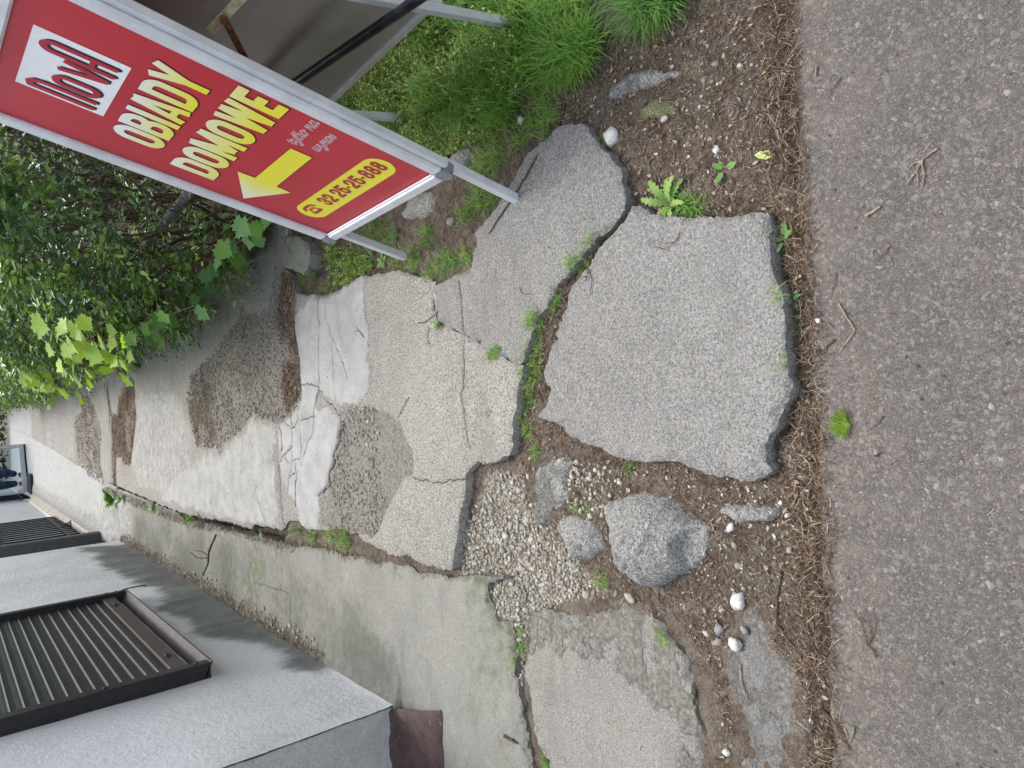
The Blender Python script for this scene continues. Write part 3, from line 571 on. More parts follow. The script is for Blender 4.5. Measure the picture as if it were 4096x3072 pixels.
# ------------------------------------------------------------------ house on the left of the path
t = NT('plaster'); b, _ = t.attr('m2')
nn = t.math('MULTIPLY', t.math('SUBTRACT', t.noise(7, 8, .72, stretch=(1, 1, .35)), .5), 1.3)
col = t.mix(t.st(t.noise(1.5, 5, .6), .3, .7), (.74, .75, .775), (.62, .63, .65))
col = t.mix(t.math('MULTIPLY', t.st(t.noise(230, 3, .6), .38, .28), .6), col, (.16, .165, .17))
col = t.mix(t.math('MULTIPLY', t.st(t.noise(5, 6, .7, stretch=(1, 1, .3)), .55, .75), .3), col, (.26, .28, .28))
stn = t.math('MULTIPLY', t.st(t.math('ADD', b[0], nn), .2, 1.0), t.st(t.math('ADD', t.noise(75, 5, .75), t.math('MULTIPLY', b[0], .22)), .42, .60)); col = t.mix(t.math('MULTIPLY', stn, .78), col, t.mix(t.st(t.noise(4, 5), .4, .6), (.03, .034, .031), (.085, .10, .06)))
g2 = t.st(t.math('ADD', b[2], t.math('MULTIPLY', nn, .6)), .3, .9); col = t.mix(g2, col, (.20, .22, .205))
ck = t.st(b[1], .5, .9); col = t.mix(ck, col, (.05, .05, .05))
h_ = t.math('ADD', t.noise(210, 5, .65), t.math('MULTIPLY', t.noise(40, 4), 1.5))
t.bsdf(col, .93, .15, t.bump(h_, .0045)); M_PLAST = t.m
M_PLASTG = concrete('side_plaster', (.46, .475, .45), (.20, .21, .20), (.42, .43, .42), .2, .8, attrs=False)
house = empty('house', (-1.284, 2.72, 0), 'pale grey rendered house with a brown roller shutter and green damp stains', 'house')
def loc(o, root):     # keep world place under a root that is only translated
    o.parent = root; o.matrix_parent_inverse = Matrix.Translation(-Vector(root.location)); return o
XW = -1.284
STW = [(530, 2175), (300, 2189), (384, 2230), (430, 2276), (574, 2332), (615, 2396), (671, 2457), (740, 2503), (810, 2545), (926, 2563), (1024, 2581), (1084, 2600), (1110, 2637), (1190, 2690), (1260, 2700), (1320, 2676), (1330, 2700), (1200, 2480), (900, 2300)]
STWp = np.array([PL(x, y, 0, XW)[1:] for x, y in STW[:16]]+[[3.1, -.2], [9, -.2]])
ys = np.arange(2.72, 8.56, .03); zs = np.concatenate([np.arange(-.1, 1.5, .03), [1.5, 2.2, 2.6]])
gy, gz = np.meshgrid(ys, zs); B = np.stack([gy.ravel(), gz.ravel()], 1); k = len(ys)
I, J = np.meshgrid(np.arange(len(ys)-1), np.arange(len(zs)-1)); q = (J*k+I).ravel()
m2 = np.zeros((len(B), 3)); m2[:, 0] = np.clip(zpoly(B, STWp, .12)*1.0+.25*np.exp(-B[:, 1]/.06), 0, 1)
off = fbm(B[:, 0], B[:, 1], 4, 3, 70)*.004+.02*np.exp(-np.maximum(B[:, 1], 0)/.03)
loc(mesh_obj('wall', np.column_stack([XW+off, B]), np.stack([q, q+1, q+1+k, q+k], 1), M_PLAST, None, True, dict(m2=m2)), house)
loc(MB().box((-6, 2.72, -.1), (XW-.003, 8.55, 2.6)).build('gable_wall', M_PLASTG), house)
loc(MB().box((-6.3, 2.6, 2.6), (-1.2, 8.65, 2.72), .01).build('roof', plain('roof_sheet', (.12, .12, .12))), house)
# crack that shows where the corner render has come away
lc = MB(); zz = np.arange(0.03, 1.5, .03)
for i in range(len(zz)-1):
    a = .0018+.0015*random.random(); x_ = XW-.0015+.0015*math.sin(zz[i]*30); lc.tube([(x_+fbm([zz[i]], [0], 20)[0]*.004, 2.7185, zz[i]), (x_+fbm([zz[i+1]], [0], 20)[0]*.004, 2.7185, zz[i+1])], a, 4, False)
loc(lc.build('corner_crack', plain('crack_dirt', (.05, .045, .04))), house)
# brown painted ramp at the gable's foot
t = NT('brown_paint'); c_ = t.mix(t.st(t.noise(18, 6, .7), .35, .7), (.085, .050, .046), (.045, .030, .029)); c_ = t.mix(t.math('MULTIPLY', t.st(t.noise(45, 7, .75), .60, .68), .7), c_, (.27, .26, .25)); c_ = t.mix(t.st(t.noise(200, 3), .70, .74), c_, (.35, .33, .31))
t.bsdf(c_, .75, .35, t.bump(t.noise(60, 5), .004)); M_BROWN = t.m
pr = []; xs_ = np.arange(-3.2, -1.15, .02)
V = []; Fc = []
sec = [(2.73, .075), (2.71, .045), (2.66, .047), (2.58, .045), (2.50, .040), (2.43, .030), (2.385, .018), (2.36, -.02)]
for i, x_ in enumerate(xs_):
    e_ = max(0, (x_+1.30)/.14)
    for (yy, zz_) in sec:
        yy2 = yy; xm = -1.284+.093*(2.72-yy)/.36; e_ = max(0, (x_+1.19)/.06); V.append((-3.2+(x_+3.2)*(xm+3.2)/2.05, yy2+fbm([x_], [yy], 20, 3, 1)[0]*.010, zz_*(1-.9*min(1, e_)**2)+fbm([x_], [yy], 25, 3, 2)[0]*.004))
n_ = len(sec)
for i in range(len(xs_)-1):
    for j in range(n_-1): Fc.append((i*n_+j, i*n_+j+1, (i+1)*n_+j+1, (i+1)*n_+j))
loc(mesh_obj('plinth', V, Fc, M_BROWN, None, True), house)
# roller shutter
M_SHUT = plain('shutter_metal', (.026, .026, .029), .42, .45, .1, nz=.25, nsc=8, bump=.0004, bsc=60)
M_SHUTB = plain('shutter_frame', (.028, .026, .030), .45, .5, .3, nz=.2)
M_RAIL = plain('shutter_rail', (.075, .058, .055), .5, .45, .2, nz=.2, nsc=10)
sh = empty('window_shutter', (XW, 3.66, .5)); sh['label'] = 'dark brown closed roller shutter'; sh.parent = house; sh.matrix_parent_inverse = Matrix.Translation(-house.location)
def lc2(o): o.parent = sh; o.matrix_parent_inverse = (Matrix.Translation(house.location-house.location)@Matrix.Translation(-sh.location)); return o
Y0, Y1 = 3.67, 5.70
for a_, b_ in ((Y0, Y0+.065), (Y1-.06, Y1)):
    lc2(MB().box((XW-.01, a_, .50), (XW+.075, b_, 1.9), .004).build('guide_rail', M_SHUTB))
m = MB(); prof = []
z_ = .655
while z_ < 1.85:
    for dz, dx in ((0, 0), (.016, -.0015), (.034, -.001), (.037, .006), (.041, .0095), (.045, .006), (.048, 0)): prof.append((z_+dz, dx))
    z_ += .054
V = [(XW+.035+dx, yy, zz_) for zz_, dx in prof for yy in (Y0+.05, Y1-.05)]; Fc = [(2*i, 2*i+1, 2*i+3, 2*i+2) for i in range(len(prof)-1)]
lc2(mesh_obj('slat_panel', V, Fc, M_SHUT))
lc2(MB().box((XW+.02, Y0+.067, .575), (XW+.052, Y1-.062, .652), .003).build('bottom_rail', M_RAIL))
lc2(MB().add([(XW-.005, Y0+.0, .535), (XW+.078, Y0, .497), (XW+.078, Y1, .497), (XW-.005, Y1, .535), (XW-.005, Y0, .527), (XW+.078, Y0, .489), (XW+.078, Y1, .489), (XW-.005, Y1, .527)], [(0, 1, 2, 3), (7, 6, 5, 4), (1, 5, 6, 2), (0, 4, 5, 1), (3, 2, 6, 7)]).build('window_sill', M_RAIL))
for yy in (Y0+.34, Y1-.33):
    c_ = [(XW+.060+.004*math.sin(a), yy+.02*math.cos(a), .615+.011*math.sin(a)) for a in np.linspace(0, 2*math.pi, 15)]
    lc2(MB().tube(c_, .0045, 6, False).build('eyelet', M_SHUTB, None, True))
for yy, zz_ in ((Y0+.03, .56), (Y0+.03, .95), (Y1-.03, .56), (Y1-.03, .62)):
    lc2(MB().tube([(XW+.072, yy, zz_), (XW+.082, yy, zz_)], .008, 8).build('bolt', M_SHUTB, None, True))
lc2(MB().tube([(XW+.06, Y1-.03, .60), (XW+.09, Y1-.06, .50), (XW+.10, Y1-.10, .42), (XW+.10, Y1-.12, .385)], .005, 6).build('wire', M_SHUTB, None, True))

# ------------------------------------------------------------------ shop front further on
M_WHITE = plain('white_wall', (.62, .65, .68), .75, .2, nz=.06, nsc=4)
M_DGREY = plain('dark_grey_paint', (.085, .09, .10), .7, .3, nz=.12, bump=.0015)
M_IRON = plain('black_iron', (.018, .018, .024), .5, .4, .4)
M_RED = plain('red_frame', (.35, .075, .08), .5, .4)
M_GLD = plain('dark_glass', (.03, .035, .045), .1, .6)
M_CREAM = plain('cream_kerb', (.50, .475, .41), .9, .2, nz=.15, nsc=7, bump=.003, bsc=80)
shop = empty('shop_front', (-1.5, 9.6, 0), 'white panelled shop front with black window grilles beyond the grey pier', 'shop')
loc(MB().box((-4, 9.7, -.1), (-1.60, 24, 2.7)).build('wall', M_WHITE), shop)
loc(MB().box((-1.75, 9.55, .03), (-1.315, 9.72, 2.6), .006).build('pier', M_DGREY), shop)
loc(MB().box((-1.60, 9.70, -.1), (-1.40, 12.0, .045), .01).build('door_step', M_CREAM), shop)
d_ = loc(MB().box((-1.59, 9.74, .05), (-1.50, 9.80, 2.2)).box((-1.59, 9.86, .05), (-1.49, 10.0, 2.2)).box((-1.59, 10.0, .05), (-1.52, 10.75, .22)).build('red_door_frame', M_RED), shop)
loc(MB().box((-1.595, 9.8, .05), (-1.55, 11.2, 2.2)).build('shop_window', M_GLD), shop)
for y0_, y1_ in ((11.22, 12.98), (13.0, 14.68), (14.70, 16.38), (16.40, 16.9), (18.2, 23.5)):
    loc(MB().box((-1.60, y0_, .08), (-1.50, y1_, 2.6)).build('wall_panel', M_WHITE), shop)
for y0_, y1_, n_ in ((10.1, 12.9, 15), (16.75, 18.05, 9)):
    gr_ = MB()
    for i in range(n_):
        yy = y0_+(y1_-y0_)*i/(n_-1); gr_.tube([(-1.44, yy, .10), (-1.44, yy, 2.3)], .011, 6)
    for zz_ in (.22, .9, 1.7): gr_.box((-1.455, y0_-.03, zz_), (-1.43, y1_+.03, zz_+.03))
    loc(gr_.build('window_grille', M_IRON), shop)
V = []; Fc = []
for i, yy in enumerate(np.arange(11.9, 23.3, .25)):
    w_ = fbm([yy], [0], 1.5, 3, 2)[0]*.02
    V += [(-1.55, yy, .16), (-1.46+w_, yy, .15), (-1.385+w_, yy, .02), (-1.38+w_, yy, -.05)]
for i in range(len(V)//4-1):
    for j in range(3): Fc.append((i*4+j, i*4+j+1, i*4+5+j, i*4+4+j))
Fc.append((0, 1, 2, 3)[::-1]); loc(mesh_obj('kerb', V, Fc, M_CREAM), shop)
# open glass door
M_ALW = plain('white_aluminium', (.62, .66, .70), .35, .5, .1, nz=.05)
t = NT('door_glass'); b1 = t.n('ShaderNodeBsdfTransparent'); b1.inputs[0].default_value = (.80, .86, .92, 1); b2 = t.n('ShaderNodeBsdfGlossy'); b2.inputs['Roughness'].default_value = .03
mx = t.n('ShaderNodeMixShader'); mx.inputs[0].default_value = .07; t.l(b1.outputs[0], mx.inputs[1]); t.l(b2.outputs[0], mx.inputs[2]); t.l(mx.outputs[0], t.out.inputs[0]); M_GLASS = t.m
dr = empty('glass_door', (-1.48, 17.95, 0)); dr.parent = shop; dr.matrix_parent_inverse = Matrix.Translation(-shop.location); dr['label'] = 'white framed glass door standing open across the path'
dd = Vector((-.43+1.48, 18.47-17.95, 0)); L = dd.length; ang = math.atan2(dd.y, dd.x); MD = Matrix.Translation((-1.48, 17.95, 0))@Matrix.Rotation(ang, 4, 'Z')
def dput(o): o.data.transform(MD); o.parent = dr; o.matrix_parent_inverse = Matrix.Translation(-dr.location); return o
dput(MB().box((0, -.02, .05), (L, .02, .135)).box((0, -.02, 2.0), (L, .02, 2.08)).box((L-.07, -.019, .135), (L, .019, 2.0)).box((0, -.019, .135), (.07, .019, 2.0)).build('door_frame', M_ALW))
dput(MB().box((.071, -.003, .136), (L-.071, .003, 1.999)).build('glass_pane', M_GLASS))
dput(MB().box((L-.12, .022, .95), (L-.08, .07, 1.15), .005).build('handle', M_IRON))
dput(MB().box((0, -.012, .015), (L, .012, .049)).build('door_gap_shade', M_IRON))  # black strip standing in for the shadow in the gap below the door
# ribbed mat by the door
mt = MB().box((0, 0, 0), (.42, .75, .02), .003)
for i in range(12): mt.box((.02, .03+i*.06, .0205), (.40, .06+i*.06, .032), .003)
o = mt.build('doormat', plain('rubber', (.03, .03, .034), .8)); o.location = (-1.43, 17.15, .035); tag(o, 'black ribbed rubber mat lying in front of the open glass door', 'doormat')

# person behind the glass door
def person(loc_):
    M_J = plain('denim', (.045, .065, .12), .85, .2, nz=.5, nsc=14, bump=.004, bsc=60); M_S = plain('skin', (.45, .28, .21), .6); M_C = plain('dark_jacket', (.03, .035, .05), .8, nz=.3, nsc=10); M_B = plain('shoe_leather', (.02, .02, .022), .5)
    import bmesh
    root = empty('person', loc_, 'person in blue jeans and dark shoes seen behind the open glass door', 'person')
    def skin(name, pts, edges, mat, root_i=0, sub=2):
        me = bpy.data.meshes.new(name); me.from_pydata([p[:3] for p in pts], edges, []); o = bpy.data.objects.new(name, me); COL.objects.link(o); o.parent = root
        sk = o.modifiers.new('skin', 'SKIN'); o.modifiers.new('sub', 'SUBSURF').levels = sub; o.modifiers['sub'].render_levels = sub
        for i, p in enumerate(pts):
            d = me.skin_vertices[0].data[i]; r = p[3]; d.radius = (r, p[4] if len(p) > 4 else r); d.use_root = (i == root_i)
        me.materials.append(mat); return o
    body = [(0, 0, .95, .11, .14), (0, 0, 1.15, .10, .13), (0, 0, 1.38, .11, .17), (0, 0, 1.50, .055), (0, 0, 1.58, .075, .07), (0, -.01, 1.66, .085, .078), (0, 0, 1.73, .055),
            (.17, 0, 1.42, .055), (.23, .02, 1.16, .045), (.24, -.08, .93, .033), (.24, -.12, .84, .028), (-.17, 0, 1.42, .055), (-.23, .02, 1.16, .045), (-.22, -.10, .93, .033), (-.22, -.15, .84, .028)]
    skin('body', body, [(0, 1), (1, 2), (2, 3), (3, 4), (4, 5), (5, 6), (2, 7), (7, 8), (8, 9), (9, 10), (2, 11), (11, 12), (12, 13), (13, 14)], M_S)
    skin('jacket', [(0, 0, .90, .135, .17), (0, 0, 1.15, .125, .155), (0, 0, 1.40, .125, .18), (0, 0, 1.48, .07), (.19, 0, 1.41, .068), (.245, .02, 1.16, .058), (.25, -.08, .95, .045), (-.19, 0, 1.41, .068), (-.245, .02, 1.16, .058), (-.23, -.10, .95, .045)],
         [(0, 1), (1, 2), (2, 3), (2, 4), (4, 5), (5, 6), (2, 7), (7, 8), (8, 9)], M_C)
    skin('jeans', [(0, 0, .96, .13, .15), (.085, .0, .84, .105), (.10, -.03, .48, .085), (.09, .03, .30, .095), (.085, .03, .10, .065), (-.085, 0, .84, .105), (-.16, -.10, .50, .09), (-.20, -.02, .36, .10), (-.12, .06, .10, .068)],
         [(0, 1), (1, 2), (2, 3), (3, 4), (0, 5), (5, 6), (6, 7), (7, 8)], M_J)
    for sx in (.085, -.125):
        skin('shoe', [(sx, .08, .05, .045, .045), (sx, 0, .045, .04, .045), (sx, -.10, .035, .03, .045), (sx, -.17, .03, .025, .035)], [(0, 1), (1, 2), (2, 3)], M_B)
    skin('hair', [(0, .03, 1.70, .085), (0, .0, 1.75, .075), (0, .05, 1.62, .06)], [(2, 0), (0, 1)], plain('hair', (.05, .035, .025)))
    for sx in (-.032, .032): MB().tube([(sx, -.088, 1.655), (sx, -.095, 1.655)], .011, 8).build('eye', M_B, root)
    MB().tube([(0, -.085, 1.66), (0, -.108, 1.625)], [.008, .014], 8).build('nose', M_S, root, True)
    for sx in (-.24, .24):
        for k in range(5):
            MB().tube([(sx*(.97+.0)+(k-2)*.012, -.13-.01*(k == 0), .83), (sx+(k-2)*.014, -.145, .79), (sx+(k-2)*.013, -.14, .755+.01*abs(k-2))], [.010, .009, .007], 6).build('finger', M_S, root, True)
    return root
pp = person((-1.22, 19.1, .03)); pp.rotation_euler = (0, 0, R_(200))

# dark blue sheet fence and far end
t = NT('blue_sheet'); c_ = t.mix(t.st(t.noise(6, 5, .6, stretch=(1, .15, 2.5)), .35, .7), (.025, .042, .065), (.05, .078, .11)); t.bsdf(c_, .5, .35, t.bump(t.noise(10, 3, .5, stretch=(1, .1, 3)), .02)); M_BLUE = t.m
fz = np.arange(0.02, 1.8, .06); V = []
for yy in np.arange(11.5, 23.4, .15):
    for zz_ in fz: V.append((.62-.018*(yy-11.5)+fbm([yy], [zz_], 1.4, 3, 3)[0]*.06, yy, zz_))
n_ = len(fz); Fc = [(i*n_+j, i*n_+j+1, (i+1)*n_+j+1, (i+1)*n_+j) for i in range(len(V)//n_-1) for j in range(n_-1)]
fn = empty('fence', (.5, 11.5, 0), 'dark blue sheet fence behind the far end of the hedge', 'fence'); o = mesh_obj('cover_sheet', V, Fc, M_BLUE, None, True); loc(o, fn)
for yy in np.arange(11.6, 23.4, 2.3):
    xx = .62-.018*(yy-11.5)+.05; loc(MB().tube([(xx, yy, 0), (xx, yy, 1.85)], .025, 8).build('post', M_DGREY), fn)
o = MB().box((.36, 22.9, .02), (1.3, 23.05, .30), .01).build('kerb_board', M_CREAM); tag(o, 'low pale kerb board across the far end of the path', 'kerb')

# ------------------------------------------------------------------ folding sign board
def march(segs, bb, res):
    """filled flat mesh of a union of strokes. seg = (x0,y0,x1,y1,halfwidth,square?)"""
    x0, y0, x1, y1 = bb; nx = int((x1-x0)/res)+2; ny = int((y1-y0)/res)+2
    X, Y = np.meshgrid(x0+np.arange(nx)*res, y0+np.arange(ny)*res); D = np.full(X.shape, -1e3)
    for s in segs:
        ax, ay, bx, by, h, sq = s
        dx, dy = bx-ax, by-ay; L = math.hypot(dx, dy)
        if L < 1e-6: dx, dy, L = 1.0, 0.0, 1e-6
        else: dx /= L; dy /= L
        u = (X-ax)*dx+(Y-ay)*dy; v = -(X-ax)*dy+(Y-ay)*dx
        if sq: d = np.minimum(h-np.abs(v), L/2-np.abs(u-L/2))
        else:
            uc = np.clip(u, 0, L); d = h-np.hypot(u-uc, v)
        D = np.maximum(D, d)
    return X, Y, D
def contour(X, Y, D):
    ny, nx = D.shape; V = []; Fc = []; vid = {}
    def vert(i, j):
        k = (i, j)
        if k not in vid: vid[k] = len(V); V.append((X[i, j], Y[i, j]))
        return vid[k]
    def evert(a, b):
        k = (a, b) if a < b else (b, a)
        if k not in vid:
            da = D[a]; db = D[b]; t_ = da/(da-db); vid[k] = len(V); V.append((X[a]+(X[b]-X[a])*t_, Y[a]+(Y[b]-Y[a])*t_))
        return vid[k]
    pos = D > 0; c = pos[:-1, :-1].astype(int)+pos[1:, :-1]+pos[:-1, 1:]+pos[1:, 1:]
    for i in range(ny-1):
        row = c[i]; j = 0
        while j < nx-1:
            if row[j] == 0: j += 1; continue
            cs = [(i, j), (i, j+1), (i+1, j+1), (i+1, j)]; f = []
            for k in range(4):
                a = cs[k]; b = cs[(k+1) % 4]
                if pos[a]: f.append(vert(*a))
                if pos[a] != pos[b]: f.append(evert(a, b))
            if len(f) > 2: Fc.append(tuple(f))
            j += 1
    return V, Fc
def poly2segs(pl, h, sq=False, close=False):
    r = []; n = len(pl)
    for i in range(n if close else n-1):
        a = pl[i]; b = pl[(i+1) % n]; r.append((a[0], a[1], b[0], b[1], h, sq))
    return r
def rr(x0, y0, x1, y1, r, a0=0, a1=360):
    pts = []
    for (cx, cy, s) in ((x1-r, y1-r, 0), (x0+r, y1-r, 90), (x0+r, y0+r, 180), (x1-r, y0+r, 270)):
        for k in range(6):
            a = R_(s+k*18); pts.append((cx+r*math.cos(a), cy+r*math.sin(a)))
    return pts
def glyph(ch, x, y, w_, h_, t_):
    """condensed bold capital / digit, strokes of thickness t_"""
    q = t_/2; L, Rr, B_, T = x+q, x+w_-q, y+q, y+h_-q; r = min(w_*.36, (Rr-L)/2); S = []
    def ln(*p, sq=True): S.extend(poly2segs(p, q, sq))
    def cv(p, close=False): S.extend(poly2segs(p, q, False, close))
    def ext(a, b):   # straight stroke with flat ends
        S.append((*a, *b, q, True))
    if ch == 'O' or ch == '0': cv(rr(L, B_, Rr, T, r), True)
    elif ch == 'D': ext((L, y), (L, y+h_)); c = rr(L-r, B_, Rr, T, r); cv([(L, T)]+c[:6][::-1][:0]+[(Rr-r, T)]+c[:6][::-1]+c[18:][::-1]+[(L, B_)])
    elif ch == 'B':
        m_ = (B_+T)/2+.02*h_; ext((L, y), (L, y+h_))
        r2 = min(r, (T-m_)/2)
        c = rr(L-r2, m_, Rr-.04*w_, T, r2); cv([(L, T)]+c[:6][::-1]+c[18:][::-1]+[(L, m_)])
        c = rr(L-r2, B_, Rr, m_, r2); cv([(L, m_)]+c[:6][::-1]+c[18:][::-1]+[(L, B_)])
    elif ch == 'I': ext((L, y), (L, y+h_))
    elif ch == 'A': ext((L-.0*w_, y), (x+w_/2-q*.35, y+h_)); ext((Rr, y), (x+w_/2+q*.35, y+h_)); S.append((L+.1*w_, y+h_*.24, Rr-.1*w_, y+h_*.24, q*.7, True))
    elif ch == 'Y': ext((L, y+h_), (x+w_/2, y+h_*.40)); ext((Rr, y+h_), (x+w_/2, y+h_*.40)); ext((x+w_/2, y), (x+w_/2, y+h_*.48))
    elif ch == 'M': ext((L, y), (L, y+h_)); ext((Rr, y), (Rr, y+h_)); ext((L+q*.2, y+h_), (x+w_/2, y+h_*.12)); ext((Rr-q*.2, y+h_), (x+w_/2, y+h_*.12))
    elif ch == 'W': k = .25*w_; q0 = q; [S.append((*a, *b, q*.92, True)) for a, b in (((L, y+h_), (x+k+.02*w_, y)), ((x+w_/2, y+h_), (x+k+.02*w_, y)), ((x+w_/2, y+h_), (x+w_-k-.02*w_, y)), ((Rr, y+h_), (x+w_-k-.02*w_, y)))]
    elif ch == 'E': ext((L, y), (L, y+h_)); [S.append((L, yy, x+w_*e, yy, q, True)) for yy, e in ((T, 1), ((T+B_)/2, .9), (B_, 1))]
    elif ch == '-': S.append((x, y+h_*.42, x+w_, y+h_*.42, q*.9, True))
    elif ch == '2':
        c = rr(L, T-2*r, Rr, T, r); cv([(L, T-r*1.5)]+c[6:12][::-1]+c[:6][::-1]+[(Rr, T-r*1.5), (Rr-.05*w_, y+h_*.48), (L, B_+q)]); S.append((x, B_, x+w_, B_, q, True))
    elif ch == '5':
        ext((x+.02*w_, T), (x+w_*.95, T)); S.append((L, y+h_*.48, L, y+h_, q, True)); m_ = y+h_*.60; c = rr(L, B_, Rr, m_, r); cv([(L, m_-r*.5), (L+r*.4, m_)]+c[:6][::-1]+c[18:][::-1]+c[12:18][::-1]+[(L, B_+r*1.3)])
    elif ch == '3':
        m_ = (B_+T)/2; r2 = min(r, (T-m_)/2); c = rr(L, m_, Rr, T, r2); cv([(L, T-r2*1.2)]+c[6:12][::-1]+c[:6][::-1]+c[18:][::-1]+[((L+Rr)/2, m_)])
        c = rr(L, B_, Rr, m_, r2); cv([((L+Rr)/2, m_)]+c[:6][::-1]+c[18:][::-1]+c[12:18][::-1]+[(L, B_+r2*1.2)])
    elif ch == '8':
        m_ = (B_+T)/2+.01*h_; r2 = (T-m_)/2; cv(rr(L+.03*w_, m_, Rr-.03*w_, T, min(r2, r)), True); cv(rr(L, B_, Rr, m_, min(r2, r)), True)
    return S
def word(txt, x0, x1, y, h_, t_, wide={}, gap=.12):
    ws = [wide.get(c, 1.0) for c in txt]; tot = sum(ws)+gap*(len(txt)-1); u_ = (x1-x0)/tot; x = x0; S = []
    for c, w_ in zip(txt, ws):
        if c != ' ': S += glyph(c, x, y, w_*u_, h_, t_)
        x += (w_+gap)*u_
    return S
def decal(name, S, bb, res, z, mat, parent, grad=None, grow=0.0, shift=(0, 0)):
    S = [(a+shift[0], b+shift[1], c+shift[0], d+shift[1], h+grow, q) for a, b, c, d, h, q in S]
    if grow:
        S2 = []
        for a, b, c, d, h, q in S:
            L_ = math.hypot(c-a, d-b)+1e-9; ux, uy = (c-a)/L_*grow, (d-b)/L_*grow
            S2.append((a-ux, b-uy, c+ux, d+uy, h, q) if q else (a, b, c, d, h, q))
        S = S2
    X, Y, D = march(S, (bb[0]-.01, bb[1]-.01, bb[2]+.01, bb[3]+.01), res); V2, F2 = contour(X, Y, D)
    V = [(a, b, z) for a, b in V2]; at = None
    if grad: at = dict(var=np.array([[min(1, max(0, grad(a, b))), 0, 0] for a, b in V2]))
    return mesh_obj(name, V, F2, mat, parent, False, at)
RED = (.42, .028, .042)
t = NT('red_print'); c_ = t.mix(t.st(t.noise(5, 4), .3, .7), (.45, .026, .040), (.49, .030, .045)); c_ = t.mix(t.math('MULTIPLY', t.st(t.noise(90, 4, .6, stretch=(1, 1, .12)), .68, .74), .25), c_, (.6, .3, .3)); t.bsdf(c_, .38, .45); M_RP = t.m
M_WHP = plain('white_print', (.80, .82, .85), .4, .4, nz=.03); M_YEL = plain('yellow_print', (.80, .74, .05), .4, .4, nz=.03)
M_DRP = plain('dark_print', (.05, .012, .016), .4); M_BLP = plain('black_print', (.012, .02, .028), .4); M_REDL = plain('red_lettering', (.40, .02, .035), .4, nz=.02)
t = NT('fading_print'); a, _ = t.attr('var'); t.bsdf(t.mix(t.math('MULTIPLY', t.st(t.noise(120, 4, .6, stretch=(1, 1, .1)), .62, .7), .12), t.ramp(a[0], [(0, (.80, .74, .05)), (.35, (.78, .75, .25)), (1, (.80, .82, .78))]), (.5, .5, .3)), .4, .4); M_GRD = t.m
M_AL = plain('aluminium_frame', (.66, .68, .71), .45, .5, .25, nz=.10, nsc=12, bump=.0003)
M_ALD = plain('grey_corner_cap', (.22, .24, .26), .5, .4, .2)
t = NT('sheet_metal'); c_ = t.mix(t.st(t.noise(3, 6, .6, stretch=(1, 1, .25)), .3, .7), (.42, .415, .40), (.33, .335, .315)); t.bsdf(c_, .30, .5, t.bump(t.noise(6, 2), .004), .35); M_SHEET = t.m
M_RUST = plain('rusty_iron', (.15, .06, .035), .85, .2, .1, nz=.5, nsc=50, bump=.001); M_ZINC = plain('yellowed_zinc', (.30, .26, .15), .6, .4, .4, nz=.4, nsc=45, bump=.0008)
sb, cb_, sn = 0, 0, 0
def axes(yaw, tilt, roll, sgn=1):
    b0 = Vector((math.sin(yaw), math.cos(yaw), 0)); sd = Vector((math.cos(yaw), -math.sin(yaw), 0))*sgn
    u0 = sd*math.sin(tilt)+Vector((0, 0, 1))*math.cos(tilt); b = b0*math.cos(roll)+u0*math.sin(roll); u = u0*math.cos(roll)-b0*math.sin(roll); return b, u
bF, uF = axes(-.07166, .2377, .0457)
oF = Vector((*G(2105, 836, .02), .0)); oF.z = .025; 
oF = Vector((*G(2105, 836, 0), 0))
Mf = Matrix((-bF, uF, (-bF).cross(uF))).transposed().to_4x4(); Mf.translation = oF
board = empty('sandwich_board', tuple(oF), 'folding two sided sign board with red printed front in a pale aluminium frame', 'sign board')
def sub(name, Mw, parent):
    o = bpy.data.objects.new(name, None); COL.objects.link(o); o.parent = parent; o.matrix_parent_inverse = Matrix.Translation(-board.location); o.matrix_basis = Mw; return o
def prof_bar(m, p0, p1, w_, d0, d1, rnd=.006):   # bar in board plane from p0 to p1 (centre line), width w_, depth d0..d1
    m.box((min(p0[0], p1[0])-(w_/2 if p0[0] == p1[0] else 0), min(p0[1], p1[1])-(w_/2 if p0[1] == p1[1] else 0), d0), (max(p0[0], p1[0])+(w_/2 if p0[0] == p1[0] else 0), max(p0[1], p1[1])+(w_/2 if p0[1] == p1[1] else 0), d1), rnd)
# front half.  local x: far end -.765 .. near end +.03 ; y up the board ; z outwards
fp = mesh_obj('front_panel', *(lambda m: (m.V, m.F))(MB().box((-.725, .325, -.006), (-.035, 1.375, 0.0))), M_RP, board); fp.matrix_parent_inverse = Matrix.Translation(-board.location); fp.matrix_basis = Mf
def onf(o): o.parent = fp; return o
def frame_part(name, fn, mat, parent=None, Mw=Mf, smooth=False):
    m = MB(); fn(m); o = m.build(name, mat, board, smooth); o.matrix_parent_inverse = Matrix.Translation(-board.location); o.matrix_basis = Mw; return o
def ff(m):
    for x0_, x1_ in ((-.765, -.722), (-.040, .004)): m.box((x0_, .335, -.022), (x1_, 1.37, .014), .006)
    for y0_, y1_ in ((.295, .3345), (1.3705, 1.412)): m.box((-.722, y0_, -.022), (-.040, y1_, .014), .006)
    m.box((.0045, .33, -.022), (.023, 1.40, .004), .003); m.box((-.772, .33, -.028), (-.7655, 1.40, .004), .002)
    for x_ in (-.7195, -.0425): m.box((x_-.0025, .336, .0), (x_+.0025, 1.369, .006), .001)
frame_part('frame', ff, M_AL)
for x_ in (-.745, -.016):
    for y_ in (.315, 1.392): frame_part('corner_cap', lambda m: m.tube([(x_, y_, -.021), (x_, y_, .013)], .026, 20), M_ALD)
